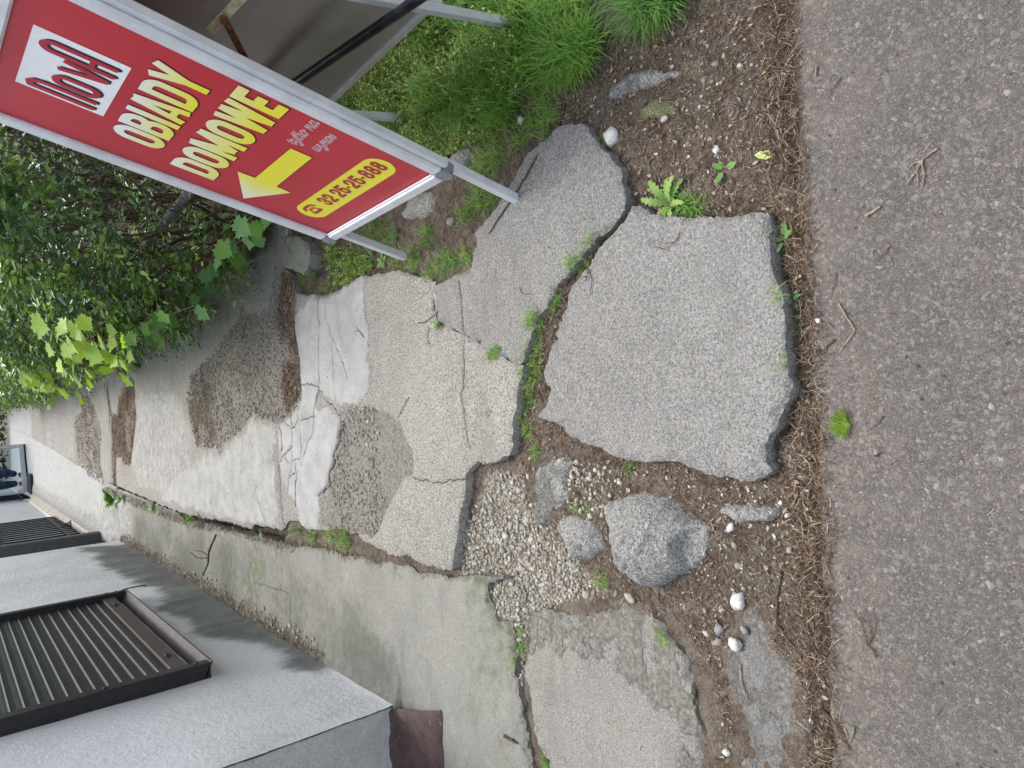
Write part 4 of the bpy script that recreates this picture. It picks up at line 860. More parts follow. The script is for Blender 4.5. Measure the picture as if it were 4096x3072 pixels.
frame_part('glazing_strip', lambda m: m.box((-.715, .3352, .001), (-.046, .3405, .009), .002), plain('polished_strip', (.75, .77, .8), .15, .6, .9))
for x_ in (-.7275, -.013): frame_part('leg', lambda m: m.box((x_-.013, -.005, -.040), (x_+.013, .33, -.012), .002), M_AL)
Z1, Z2, Z3 = .0008, .0014, .0020
bbO = (-.582, .951, -.117, 1.090); SO = word('OBIADY', -.580, -.119, .953, .135, .0262, {'I': .38, 'A': 1.08, 'Y': 1.05}, .06)
bbD = (-.640, .775, -.066, .912); SD = word('DOMOWE', -.638, -.068, .777, .133, .0285, {'M': 1.28, 'W': 1.38, 'E': .78}, .07)
for nm, S_, bb, g0, g1 in (('lettering', SO, bbO, .955, 1.06), ('lettering', SD, bbD, .78, .93)):
    onf(decal('letter_outline', S_, bb, .0012, Z1, M_DRP, None, None, .0022, (.0015, -.0015)))
    onf(decal(nm, S_, bb, .0012, Z2, M_GRD, None, lambda a, b, g0=g0, g1=g1: (b-g0)/(g1-g0)*.75-(a+.35)*.9))
# logo: white card, red capitals with black shade
onf(mesh_obj('logo_card', [(-.506, 1.122, Z1), (-.206, 1.122, Z1), (-.206, 1.326, Z1), (-.506, 1.326, Z1)], [(0, 1, 2, 3)], M_WHP))
lh = .0085; y0_ = 1.149
LG = []
def arch(xa, xb, yb, yt, hw):     # n shaped stroke
    r = (xb-xa)/2; return poly2segs([(xa, yb)]+[(xa+r-r*math.cos(a), yt-r+r*math.sin(a)) for a in np.linspace(0, math.pi, 12)]+[(xb, yb)], hw, False)
LG += [(-.487, y0_, -.487, 1.296, lh, True), (-.452, y0_, -.452, 1.272, lh, True)]+poly2segs([(-.487, 1.296), (-.470, 1.300), (-.458, 1.292), (-.452, 1.272)], lh)
LG += poly2segs(rr(-.424, 1.158, -.384, 1.252, .02), lh, False, True)
LG += [(-.350, 1.256, -.322, 1.150, lh, True), (-.322, 1.150, -.304, 1.250, lh, True)]
LG += arch(-.286, -.247, y0_, 1.299, lh); LG += [(-.286, 1.196, -.247, 1.196, lh*.7, True)]
bbL = (-.50, 1.135, -.225, 1.315)
onf(decal('logo_shade', LG, bbL, .0012, Z2, M_BLP, None, None, 0, (.0075, -.006))); onf(decal('logo', LG, bbL, .0012, Z3, M_REDL, None))
# arrow
AR = [(-.686, .661), (-.514, .746), (-.5105, .691), (-.251, .690), (-.251, .624), (-.511, .621), (-.515, .570)]
onf(mesh_obj('arrow', [(a, b, Z2) for a, b in AR], [(0, 1, 2, 5), (0, 5, 6), (2, 3, 4, 5)], M_GRD, None, False, dict(var=np.array([[1.25 if i == 0 else (.15 if i in (1, 6) else -.25), 0, 0] for i in range(7)]).clip(0, 1))))
onf(mesh_obj('arrow_outline', [(a+(-.002 if i in (0,) else .0015), b-.002, Z1) for i, (a, b) in enumerate(AR)], [(0, 1, 2, 5), (0, 5, 6), (2, 3, 4, 5)], M_DRP))
# phone strip
onf(decal('phone_strip', [(-.582, .462, -.148, .462, .051, False)], (-.64, .405, -.09, .518), .0025, Z1, M_YEL, None))
PH = word('32 25-25-888', -.497, -.122, .438, .057, .0112, {' ': .3, '-': .42}, .16)
onf(decal('phone_number', PH, (-.5, .43, -.118, .50), .001, Z2, M_REDL, None))
px_, py_ = -.570, .440
tel = poly2segs([(px_-.030, py_+.036), (px_-.026, py_+.044), (px_-.012, py_+.049), (px_+.012, py_+.049), (px_+.026, py_+.044), (px_+.030, py_+.036)], .0055)+poly2segs([(px_-.020, py_+.006), (px_+.022, py_+.006)], .006, True)+poly2segs([(px_-.012, py_+.030), (px_-.024, py_+.006)], .004)+poly2segs([(px_+.012, py_+.030), (px_+.026, py_+.006)], .004)+poly2segs([(px_-.014, py_+.030), (px_+.014, py_+.030)], .0035)+poly2segs([(px_-.008, py_+.037), (px_-.008, py_+.031)], .002)+poly2segs([(px_+.008, py_+.037), (px_+.008, py_+.031)], .002)
onf(decal('phone_symbol', tel, (px_-.04, py_-.004, px_+.04, py_+.06), .001, Z2, M_REDL, None))
# slanted handwriting "tylko na / wynos": white outline round red strokes
def cur(x, y, h_, hx, letters):
    S = []; sl_ = .30
    G_ = {'t': ([(0, .9), (.05, 1.3), (.02, .3), (.2, 0), (.4, .25)], .45, [[(-.12, .95), (.28, .95)]]), 'y': ([(0, 1), (.05, .3), (.25, .05), (.45, .4), (.5, 1), (.42, -.2), (.2, -.75), (0, -.6), (.6, .2)], .6, []),
          'l': ([(0, .2), (.25, 1.2), (.2, 1.6), (.05, 1.3), (.02, .3), (.2, 0), (.35, .2)], .4, []), 'k': ([(0, .2), (.2, 1.6), (.05, 1.3), (0, 0), (.1, .6), (.35, 1), (.38, .65), (.12, .5), (.4, 0), (.55, .2)], .6, []),
          'o': ([(.4, .95), (.15, 1), (0, .5), (.15, 0), (.4, .1), (.48, .6), (.35, 1), (.65, .8)], .65, []), 'n': ([(0, 1), (.03, 0), (.2, .8), (.38, 1), (.4, .3), (.5, 0), (.65, .2)], .65, []),
          'a': ([(.45, .95), (.15, 1), (0, .5), (.12, 0), (.35, .2), (.47, 1), (.45, .2), (.6, .05), (.7, .25)], .7, []), 'w': ([(0, 1), (.03, .2), (.18, 0), (.32, .3), (.36, 1), (.4, .2), (.55, 0), (.7, .4), (.7, 1), (.85, .8)], .85, []),
          's': ([(0, .2), (.3, 1), (.45, .3), (.25, 0), (.05, .15)], .5, [])}
    for ch in letters:
        if ch == ' ': x += hx*.6; continue
        pl, adv, extra = G_[ch]
        for p in [pl]+extra: S += poly2segs([(x+hx*a+h_*sl_*b, y+h_*b) for a, b in p], .0010)
        x += adv*hx*1.0
    return S
HW = cur(-.224, .688, .0215, .0325, 'tylko')+cur(-.118, .690, .0215, .036, 'na')+cur(-.206, .626, .0205, .0345, 'wynos')
bbH = (-.24, .60, -.04, .73)
onf(decal('script_outline', HW, bbH, .0007, Z1, M_WHP, None, None, .0017)); onf(decal('script_lettering', HW, bbH, .0007, Z2, M_RP, None))
# back half
oB = Vector((*G(2060, 75, 0), 0)); q2 = Vector((*G(1626, 440, 0), 0)); bB = (q2-oB).normalized(); bB.z = .03; bB.normalize()
uB = Vector((-.172, 0, .985)); uB = (uB-bB*uB.dot(bB)).normalized(); Mb = Matrix((bB, uB, bB.cross(uB))).transposed().to_4x4(); Mb.translation = oB
frame_part('back_panel', lambda m: m.box((-.0, .345, .004), (.70, 1.37, .010)), M_SHEET, Mw=Mb)
def fb(m):
    for x0_, x1_ in ((-.025, .0), (.70, .725)): m.box((x0_, .315, -.012), (x1_, 1.40, .02), .003)
    for y0_, y1_ in ((.315, .3445), (1.371, 1.40)): m.box((0, y0_, -.006), (.70, y1_, .02), .003)
frame_part('frame', fb, M_AL, Mw=Mb)
for x_ in (-.012, .712): frame_part('leg', lambda m: m.box((x_-.013, -.005, -.040), (x_+.013, .95, -.0125), .002), M_AL, Mw=Mb)
# hinge and stays
top = Mf@Vector((-.36, 1.40, -.03)); topb = Mb@Vector((.36, 1.39, 0))
m = MB().box((-.05, -.05, -.004), (.05, .05, .004)); 
def wput(name, m, mat, smooth=False):
    o = m.build(name, mat, board, smooth); o.matrix_parent_inverse = Matrix.Translation(-board.location); return o
for s_ in (-.62, -.12): a_ = Mf@Vector((s_, 1.402, -.03)); b_ = a_.copy(); b_.x += .055; wput('hinge', MB().tube([a_, b_], .009, 8), M_RUST, True)
A = Vector(WP(985, -30, 1.98)); B_ = Vector(WP(840, 128, 2.02)); Cc = Vector(WP(893, 80, 2.0)); D_ = Vector(WP(1010, 290, 2.12))
def flat(a, b, w_, th):
    d = (b-a).normalized(); s = d.cross(Vector((0, 0, 1))).cross(d) if abs(d.z) < .9 else Vector((0, 1, 0)); view = (a-Vector((0, 0, H))).normalized(); s = d.cross(view).normalized(); n = d.cross(s).normalized()
    V = [p+s*w_/2*i+n*th/2*j for p in (a, b) for i, j in ((-1, -1), (1, -1), (1, 1), (-1, 1))]
    return MB().add(V, [(3, 2, 1, 0), (4, 5, 6, 7), (0, 1, 5, 4), (1, 2, 6, 5), (2, 3, 7, 6), (3, 0, 4, 7)])
wput('stay', flat(A, B_, .022, .004), M_ZINC); wput('stay', flat(Cc+Vector((0, 0, -.004)), D_, .017, .004), M_RUST)
vw = (Cc-Vector((0, 0, H))).normalized(); wput('rivet', MB().tube([Cc-vw*.008, Cc+vw*.004], .011, 10), M_RUST, True)
# dark tube behind the sign and its lower stretch in the hedge
M_TUBE = plain('black_tube', (.035, .036, .04), .35, .5, .6, nz=.5, nsc=14, bump=.0006)
a_ = Vector(WP(1667, 0, 2.12)); b_ = Vector(WP(1181, 333, 2.53)); d_ = (a_-b_)
o = MB().tube([b_-d_*.45, b_, a_, a_+d_*.35], .0145, 14).build('metal_pole', M_TUBE, None, True); tag(o, 'dark steel tube slanting between the two halves of the sign board', 'pole')
a_ = Vector(WP(765, 760, 3.75)); b_ = Vector(WP(455, 1140, 5.25)); d_ = a_-b_
o = MB().tube([b_-d_*.3, b_, a_, a_+d_*.5], .024, 12).build('metal_pole', plain('grey_tube', (.13, .13, .14), .6, .3, .2, nz=.3), None, True); tag(o, 'grey metal tube half hidden among the bare stems of the hedge', 'pole')

# ------------------------------------------------------------------ scattering helpers
SLABS = [BIGo, LEGSo, SIDEo, FLATo, PATHo, APRo]
def zground(P):
    P = np.asarray(P, float); z = zsoil(P)
    for out_, zf in ((BIGo, z_big), (LEGSo, z_legs), (SIDEo, z_side), (FLATo, z_flat), (PATHo, z_path), (APRo, z_ap)):
        b0 = out_.min(0); b1 = out_.max(0); k = np.where((P[:, 0] > b0[0]) & (P[:, 0] < b1[0]) & (P[:, 1] > b0[1]) & (P[:, 1] < b1[1]))[0]
        if len(k):
            ins = inside(P[k], out_); kk = k[ins]; 
            if len(kk): z[kk] = np.maximum(z[kk], zf(P[kk]))
    k = P[:, 1] < .80
    if k.any():
        ins = inside(P[k], aw); kk = np.where(k)[0][ins]; z[kk] = np.maximum(z[kk], zas(P[kk]))
    return z
def on_slab(P, which=SLABS):
    r = np.zeros(len(P), bool)
    for o_ in which: r |= inside(P, o_)
    return r
def pts_in(poly, n, dens=None):
    poly = np.array(poly); a, b = poly.min(0), poly.max(0); out = []; c = 0
    while c < n:
        P = rng.uniform(a, b, (max(n, 500), 2)); P = P[inside(P, poly)]
        if dens is not None: P = P[rng.random(len(P)) < dens(P)]
        out.append(P); c += len(P)
    return np.concatenate(out)[:n]
def rdir(n, el_lo=-.15, el_hi=.25):
    a = rng.uniform(0, 2*np.pi, n); e = rng.uniform(el_lo, el_hi, n); return np.stack([np.cos(a)*np.cos(e), np.sin(a)*np.cos(e), np.sin(e)], 1)

# needle / chip template: a bent 3 sided sliver
tN = [(0, -.5, 0), (0, .5, 0), (0, 0, .8), (.33, -.5+.8, .15), (.33, .5+.8, .15), (.33, .8, .95), (.66, -.5+.9, .2), (.66, .5+.9, .2), (.66, .9, 1.0), (1, -.15, 0), (1, .15, 0), (1, 0, .3)]
fN = [(0, 3, 4, 1), (1, 4, 5, 2), (2, 5, 3, 0), (3, 6, 7, 4), (4, 7, 8, 5), (5, 8, 6, 3), (6, 9, 10, 7), (7, 10, 11, 8), (8, 11, 9, 6)]
def litter(name, P, lo, hi, w0, w1, lift, label, parent=None, vmax=1.0, vmin=0.0, el=(-.05, .3)):
    n = len(P)
    if not n: return
    D = rdir(n, *el); M = basis(D, rng.uniform(-.6, .6, n)); Ls = rng.uniform(lo, hi, n); W = rng.uniform(w0, w1, n)
    M = M*np.stack([Ls, W*rng.choice([-1, 1], n), W*.7], 1)[:, None, :]
    z = zground(P); PP = np.column_stack([P, z+lift*rng.random(n)])
    var = np.column_stack([rng.uniform(vmin, vmax, n)**1.3]*3)
    return tag(bulk(name, tN, fN, M, PP, M_LITTER, var), label, 'leaf litter', kind='stuff')
NEARZ = GP([(2560, -100), (3160, -100), (3180, 800), (3240, 1600), (3290, 2700), (3310, 3150), (2880, 3150), (2850, 2700), (2700, 2500), (2500, 2400), (2300, 2420), (2200, 2350), (2050, 2100), (2060, 1850), (2080, 1400), (2300, 1000), (2480, 600), (2300, 480), (2060, 480), (2050, 300), (2300, 200), (2560, 100)])
P = pts_in(NEARZ, 30000); P = P[~on_slab(P)]
k = ~(inside(P, GRAVHOLE) & (rng.random(len(P)) < .85)); P = P[k]
litter('leaf_litter', P, .006, .026, .0006, .0016, .006, 'brown conifer needles and bark crumbs lying between the slabs')
STRIP = GP([(3035, 0), (3150, 0), (3172, 800), (3235, 1600), (3285, 2600), (3310, 3100), (3240, 3100), (3160, 2300), (3140, 1900), (3165, 1700), (3105, 1100), (3060, 850)])
P = pts_in(STRIP, 3600); P = P[~on_slab(P, [BIGo, FLATo])]; litter('leaf_litter', P, .012, .042, .0008, .0020, .010, 'thicker heap of dry needles and stalks along the asphalt edge', el=(-.05, .35), vmin=.15)
EDGEP = aedge[np.clip((rng.random(2600)*(len(aedge)-4)).astype(int)+2, 0, len(aedge)-2)]; _t = rng.random((2600, 1)); _i = np.clip((rng.random(2600)*(len(aedge)-4)).astype(int)+2, 0, len(aedge)-2); P = aedge[_i]*(1-_t)+aedge[_i+1]*_t; P = P+np.column_stack([rng.normal(0, .01, 2600), .008-np.abs(rng.normal(0, .016, 2600))]); litter('leaf_litter', P, .008, .032, .0007, .0018, .006, 'dry needles spilling over the rim of the asphalt', el=(-.04, .2), vmin=.1)
GAPZ = GP([(2060, 1600), (2190, 1600), (2230, 1280), (2330, 1110), (2440, 970), (2510, 850), (2450, 820), (2300, 1000), (2160, 1200), (2070, 1400)]); P = pts_in(GAPZ, 1500); P = P[~on_slab(P)]; litter('leaf_litter', P, .008, .03, .0007, .0016, .008, 'rusty needles packed into the crack beside the big slab')
WS = GP([(1620, 2240), (1400, 2205), (1290, 2165), (1110, 2160), (1000, 2125), (880, 2095), (760, 2070), (640, 2030), (545, 1990), (430, 1945), (425, 1965), (540, 2020), (640, 2060), (760, 2105), (880, 2120), (1000, 2150), (1110, 2190), (1290, 2190), (1400, 2230)])
P = pts_in(WS, 2600); litter('leaf_litter', P, .012, .04, .0012, .003, .012, 'reddish litter caught in the seam between path and apron', vmin=.1)
for nm_, pl, n_, lab in (('leaf_litter', LT2, 5000, 'rusty litter band crossing the far part of the path'), ('leaf_litter', LT3, 4500, 'litter filling the wide joint near the sign'), ('leaf_litter', LT4, 900, 'reddish needles in the hollow of the crumbled path'), ('leaf_litter', LT1, 2500, 'thin pale litter on the far worn patch'), ('leaf_litter', DEB, 1800, 'needles strewn over the crumbled middle of the path')):
    P = pts_in(pl, n_, lambda P: np.clip(.5+1.6*fbm(P[:, 0], P[:, 1], 7, 3, 5), 0, 1)); litter(nm_, P, .012, .045, .0012, .0032, .006, lab, vmin=.1)
WALLS = np.array([(-1.28, 3.4), (-1.19, 3.45), (-1.16, 4.5), (-1.17, 8.3), (-1.28, 8.5)])
P = pts_in(WALLS, 3800, lambda P: np.clip(1.2-(P[:, 0]+1.27)/.07, .05, 1)); litter('leaf_litter', P, .012, .035, .0012, .003, .012, 'dry litter drifted against the foot of the house wall', vmin=.15)
UND = np.array([(.52, 2.0), (.62, 1.75), (1.5, 1.6), (1.5, 3.6), (.9, 3.7), (.5, 3.6), (.38, 3.2), (.42, 2.5)])
P = pts_in(UND, 9000); P = P[~on_slab(P)]; litter('leaf_litter', P, .010, .035, .0007, .0018, .008, 'brown needles on the bare soil under the sign')
P = np.concatenate([pts_in(PATHo[PATHo[:, 1] < 99], 900), pts_in(BIGo, 60), pts_in(LEGSo, 60), pts_in(SIDEo, 50), pts_in(APRo, 500), pts_in(np.array([(-1, .25), (.9, .25), (.9, .82), (-1, .84)]), 60)])
litter('leaf_litter', P, .008, .03, .0006, .0014, .002, 'single needles scattered over the concrete and asphalt', el=(-.02, .06))
# brown bark flakes and leaf bits
P = np.concatenate([pts_in(NEARZ, 2200), pts_in(STRIP, 700)]); P = P[~on_slab(P)]; n = len(P)
fl_v = [(0, -.4, 0), (.5, -.55, .12), (1, -.2, .0), (1.05, .25, .1), (.5, .5, 0), (0, .35, .15)]; fl_f = [(0, 1, 4, 5), (1, 2, 3, 4)]
M = basis(rdir(n, -.2, .5), rng.uniform(-.8, .8, n))*rng.uniform(.004, .014, n)[:, None, None]*np.array([1, .6, 1])[None, None, :]
tag(bulk('leaf_litter', fl_v, fl_f, M, np.column_stack([P, zground(P)+.006*rng.random(n)]), M_LITTER, np.column_stack([rng.uniform(.25, .95, n)]*3)), 'orange brown bud scales and leaf flakes among the needles', 'leaf litter', kind='stuff')

# ------------------------------------------------------------------ stones
import bmesh
def ico(sub, amp, sx, seed, sc_=2.2):
    bm = bmesh.new(); bmesh.ops.create_icosphere(bm, subdivisions=sub, radius=1); V = np.array([v.co[:] for v in bm.verts]); Fc = [tuple(v.index for v in f.verts) for f in bm.faces]; bm.free()
    n_ = fbm(V[:, 0]*1.3+V[:, 2]*2, V[:, 1]+V[:, 2]*1.7, sc_, 4, seed); V = V*(1+amp*n_)[:, None]*np.array(sx); return V, Fc
peb = [ico(2, a, sx, i*5, s) for i, (a, sx, s) in enumerate(((.4, (1, .72, .5), 1.2), (.5, (1, .8, .6), 1.4), (.7, (1, .7, .55), 2), (.4, (1, .9, .55), 1), (.95, (1, .75, .6), 2.4), (.6, (1, .6, .45), 1.5)))]
pebL = [ico(1, .35, (1, .75, .6), i*7, 2) for i in range(3)]
def gravel(name, P, lo, hi, label, vlo=0, vhi=1, pw=2.2):
    n = len(P); k = 0
    a = rng.uniform(0, 6.28, n); r = lo+(hi-lo)*rng.random(n)**pw; D = np.stack([np.cos(a), np.sin(a), rng.uniform(-.2, .2, n)], 1)
    M = basis(D)*r[:, None, None]; PP = np.column_stack([P, zground(P)+r*.25])
    V, Fc = pebL[1]; return tag(bulk(name, V, Fc, M, PP, M_STONE, np.column_stack([rng.uniform(vlo, vhi, n)]*3), smooth=True), label, 'gravel', kind='stuff')
GRAV3 = np.concatenate([GP(Z(1, 3, [(2130, -60), (1985, 60), (2000, 330), (2060, 700), (2150, 1000), (2212, 1250)])), GP(Z(2, 3, [(60, 1200), (90, 600), (130, 330), (300, 290), (100, -60)]))])
P = np.concatenate([pts_in(GRAVHOLE, 2600, lambda P: np.clip(sdist(P, GRAVHOLE)/.05+.5*fbm(P[:, 0], P[:, 1], 9, 3, 8)+.1, .05, 1)*np.clip(.45+1.3*fbm(P[:, 0], P[:, 1], 16, 3, 9), .12, 1)), pts_in(GRAV3, 700)]); P = P[~on_slab(P)]; gravel('gravel', P, .0014, .0105, 'pale fine gravel in the hollow below the broken path edge', .15, .9)
G2 = GP([(2230, 1840), (2360, 1850), (2500, 1900), (2520, 1980), (2440, 1960), (2420, 2060), (2340, 2080), (2280, 1990)]); P = pts_in(G2, 150); gravel('gravel', P, .003, .010, 'small pebbles heaped above the broken boulder', .3, .95)
P = pts_in(NEARZ, 2600); P = P[~on_slab(P)]; gravel('gravel', P, .0018, .0058, 'grit sprinkled through the brown litter', .2, 1, 3)
P = np.concatenate([pts_in(DEB, 3800), pts_in(RG, 1100, lambda P: np.clip(.3+2*fbm(P[:, 0], P[:, 1], 6, 3, 2), 0, 1)), pts_in(LT1, 1500), pts_in(LT2, 500)]); gravel('gravel', P, .003, .011, 'loose crumbs of aggregate in the worn hollows of the path', .05, .6, 2.6)
P = pts_in(PATHo, 700); gravel('gravel', P, .002, .006, 'stray grit on the concrete path', .1, .8)
P = pts_in(WALLS, 260); gravel('gravel', P, .004, .016, 'crumbs of stone along the house wall', .3, .9)

meshes_p = []
for i, (V, Fc) in enumerate(peb):
    me = bpy.data.meshes.new('pebble'); me.from_pydata([tuple(v) for v in V], [], Fc); me.polygons.foreach_set('use_smooth', [True]*len(Fc)); meshes_p.append(me)
def stone_mat(c, nm='stone'):
    return plain(nm, c, .8, .2, nz=.22, nsc=120, bump=.0015, bsc=400)
SM = [stone_mat(c) for c in ((.48, .45, .40), (.38, .345, .29), (.28, .265, .24), (.57, .56, .53), (.42, .33, .24), (.24, .25, .25))]
def pebble(px, py, r_px, kind_=None, mat=None, label=None, group=None, name='pebble', asp=0, z=None):
    x, y = G(px, py, 0.01); d = math.dist((x, y, 0), (0, 0, H)); r = r_px/F*d*1.0
    ki = kind_ if kind_ is not None else random.randrange(6); mi = mat if mat is not None else random.choice((0, 0, 1, 1, 2, 3, 4, 5))
    key = (ki, mi)
    if key not in pebble.c:
        me = meshes_p[ki].copy(); me.materials.append(SM[mi]); pebble.c[key] = me
    o = bpy.data.objects.new(name, pebble.c[key]); COL.objects.link(o)
    zz = zground(np.array([[x, y]]))[0] if z is None else z
    o.location = (x, y, zz+r*.16); o.scale = (r, r, r); o.rotation_euler = (random.uniform(-.25, .25), random.uniform(-.25, .25), asp if asp else random.uniform(0, 6.28))
    return tag(o, label, 'stone', group)
pebble.c = {}
named = [(Z(2, 0, [(838, 1172)])[0], 34, 4, 3, 'large chalky white stone sitting between the tapering slab and the soil'), (Z(2, 0, [(1283, 1015)])[0], 17, 1, 0, 'smooth cream pebble beside the yellow mossy stone'), (Z(2, 0, [(1732, 1282)])[0], 16, 4, 3, 'brightest white stone on the brown soil right of the tapering slab'),
 (Z(2, 0, [(50, 1035)])[0], 18, 4, 3, 'white stone at the foot of the grass above the tapering slab'), (Z(2, 3, [(975, 205)])[0], 28, 0, 1, 'long oval beige pebble at the foot of the broken boulder'), (Z(2, 3, [(1912, 235)])[0], 33, 4, 3, 'rough white stone on the litter above the dark flat slab'), (Z(2, 3, [(1742, 482)])[0], 25, 1, 5, 'round grey stone amid the litter by the sandy slab'), (Z(2, 3, [(1905, 602)])[0], 27, 4, 3, 'chunky pale stone at the top edge of the dark flat slab'),
 (Z(2, 3, [(1735, 592)])[0], 20, 0, 2, 'grey brown oval stone tucked under the round grey one'), (Z(2, 3, [(1625, 515)])[0], 15, 0, 0, 'oval whitish pebble left of the round grey stone'), (Z(2, 3, [(1982, 482)])[0], 17, 3, 5, 'small round grey stone at the edge of the dark flat slab'), (Z(2, 3, [(1765, 302)])[0], 15, 3, 4, 'pinkish grey stone below the rough white one'), (Z(2, 3, [(572, 188)])[0], 18, 3, 1, 'tan flat pebble on the pale gravel'), (Z(2, 3, [(855, 162)])[0], 15, 0, 5, 'blue grey oval pebble beside the long beige one'),
 (Z(2, 3, [(1822, 1545)])[0], 15, 4, 3, 'white stone in the soil furrow near the frame edge'), (Z(2, 2, [(1850, 1250)])[0], 21, 0, 3, 'oval white pebble below the small concrete fragment'), (Z(2, 2, [(2015, 1238)])[0], 12, 2, 3, 'squarish white chip below the small concrete fragment'), (Z(2, 2, [(635, 823)])[0], 14, 1, 0, 'round cream pebble in the heap above the boulder'), (Z(2, 2, [(648, 1145)])[0], 12, 3, 0, 'round pebble in the notch of the boulder'), (Z(2, 2, [(948, 1122)])[0], 9, 3, 3, 'little pebble resting on the boulder itself'), (Z(2, 2, [(898, 1000)])[0], 9, 0, 0, 'little oval pebble on the upper rim of the boulder'),
 (Z(2, 2, [(100, 810)])[0], 13, 1, 0, 'cream pebble on the hollow below the broken path corner'), (Z(2, 2, [(240, 893)])[0], 15, 2, 5, 'angular grey stone on the low concrete mass'), (Z(2, 2, [(1912, 1585)])[0], 14, 3, 2, 'round dull pebble right of the boulder tip'), (Z(2, 2, [(1885, 1405)])[0], 15, 0, 2, 'flat oval pebble between boulder and fragment'), (Z(2, 2, [(1800, 1422)])[0], 12, 3, 5, 'grey pebble beside the flat oval one'), (Z(2, 2, [(470, 1590)])[0], 16, 3, 5, 'grey disc shaped pebble under the rounded lump'), (Z(2, 2, [(160, 1362)])[0], 12, 0, 4, 'orange tan pebble on the pale gravel'),
 (Z(2, 2, [(345, 1508)])[0], 13, 1, 0, 'pale pebble next to the grey disc shaped one'), (Z(3, 2, [(62, 1042)])[0], 11, 3, 3, 'white round pebble in the litter near the asphalt'), (Z(3, 2, [(188, 1590)])[0], 15, 1, 1, 'cream pebble beside the asphalt edge'), (Z(3, 2, [(130, 1455)])[0], 13, 2, 0, 'pale angular pebble beside the asphalt edge'), (Z(3, 1, [(418, 1112)])[0], 14, 2, 3, 'white flint chip lying alone on the asphalt'), (Z(1, 1, [(1650, 250)])[0], 24, 0, 2, 'long grey stone in the needles under the sign'), (Z(1, 2, [(960, 522)])[0], 10, 0, 3, 'white pebble in the worn hollow of the path'), (Z(1, 2, [(1055, 420)])[0], 12, 2, 1, 'tan stone in the worn hollow of the path'),
 (Z(1, 2, [(970, 325)])[0], 9, 1, 3, 'small white pebble at the rim of the worn hollow'), (Z(2, 0, [(1725, 540)])[0], 16, 0, 5, 'oblong bluish pebble on the upper right soil'), (Z(2, 0, [(1938, 560)])[0], 13, 3, 0, 'round pale pebble right of the oblong bluish one'), (Z(2, 0, [(1493, 1345)])[0], 10, 0, 3, 'oval white pebble at mid soil'), (Z(1, 2, [(2075, 1335)])[0], 20, 1, 0, 'largest cream pebble on the gravel by the path edge'), (Z(1, 2, [(2045, 1460)])[0], 13, 4, 1, 'rough cream stone next to the largest gravel pebble')]
for (px, py), r, k, m_, lab in named: pebble(px, py, r, k, m_, lab)
grp = [(GRAVHOLE, 70, .004, .011, 'pale rounded pebble on the gravel below the broken path edge', 'pebbles on the pale gravel'), (G2, 26, .005, .011, 'pale pebble in the heap above the broken boulder', 'pebbles above the boulder'),
 (GP([(2560, 300), (3100, 0), (3150, 750), (2750, 800), (2550, 620)]), 55, .003, .008, 'small pale pebble on the soil in the upper right', 'pebbles on the upper soil'), (GP([(2740, 1980), (3200, 1900), (3250, 2300), (2980, 2420), (2800, 2400)]), 34, .004, .009, 'small pebble in the litter right of the boulder', 'pebbles right of the boulder'), (GP([(2450, 1820), (3100, 1960), (3150, 2020), (2700, 2040)]), 16, .003, .007, 'small pebble in the litter below the big slab', 'pebbles below the big slab'), (GP([(3180, 2300), (3240, 2300), (3280, 3050), (3220, 3050)]), 12, .004, .008, 'pale pebble in the seam along the asphalt', 'pebbles along the asphalt')]
for pl, n_, lo, hi, lab, gname in grp:
    P = pts_in(pl, n_); P = P[~on_slab(P)]
    for q_ in P:
        r = lo+(hi-lo)*random.random()**2; ki = random.randrange(6); mi = random.choice((0, 0, 3, 1, 2, 5)); key = (ki, mi)
        if key not in pebble.c: me = meshes_p[ki].copy(); me.materials.append(SM[mi]); pebble.c[key] = me
        o = bpy.data.objects.new('pebble', pebble.c[key]); COL.objects.link(o); o.scale = (r, r, r); o.rotation_euler = (random.uniform(-.3, .3), random.uniform(-.3, .3), random.uniform(0, 6.3))
        o.location = (q_[0], q_[1], zground(q_[None])[0]+r*.12); tag(o, lab, 'stone', gname)

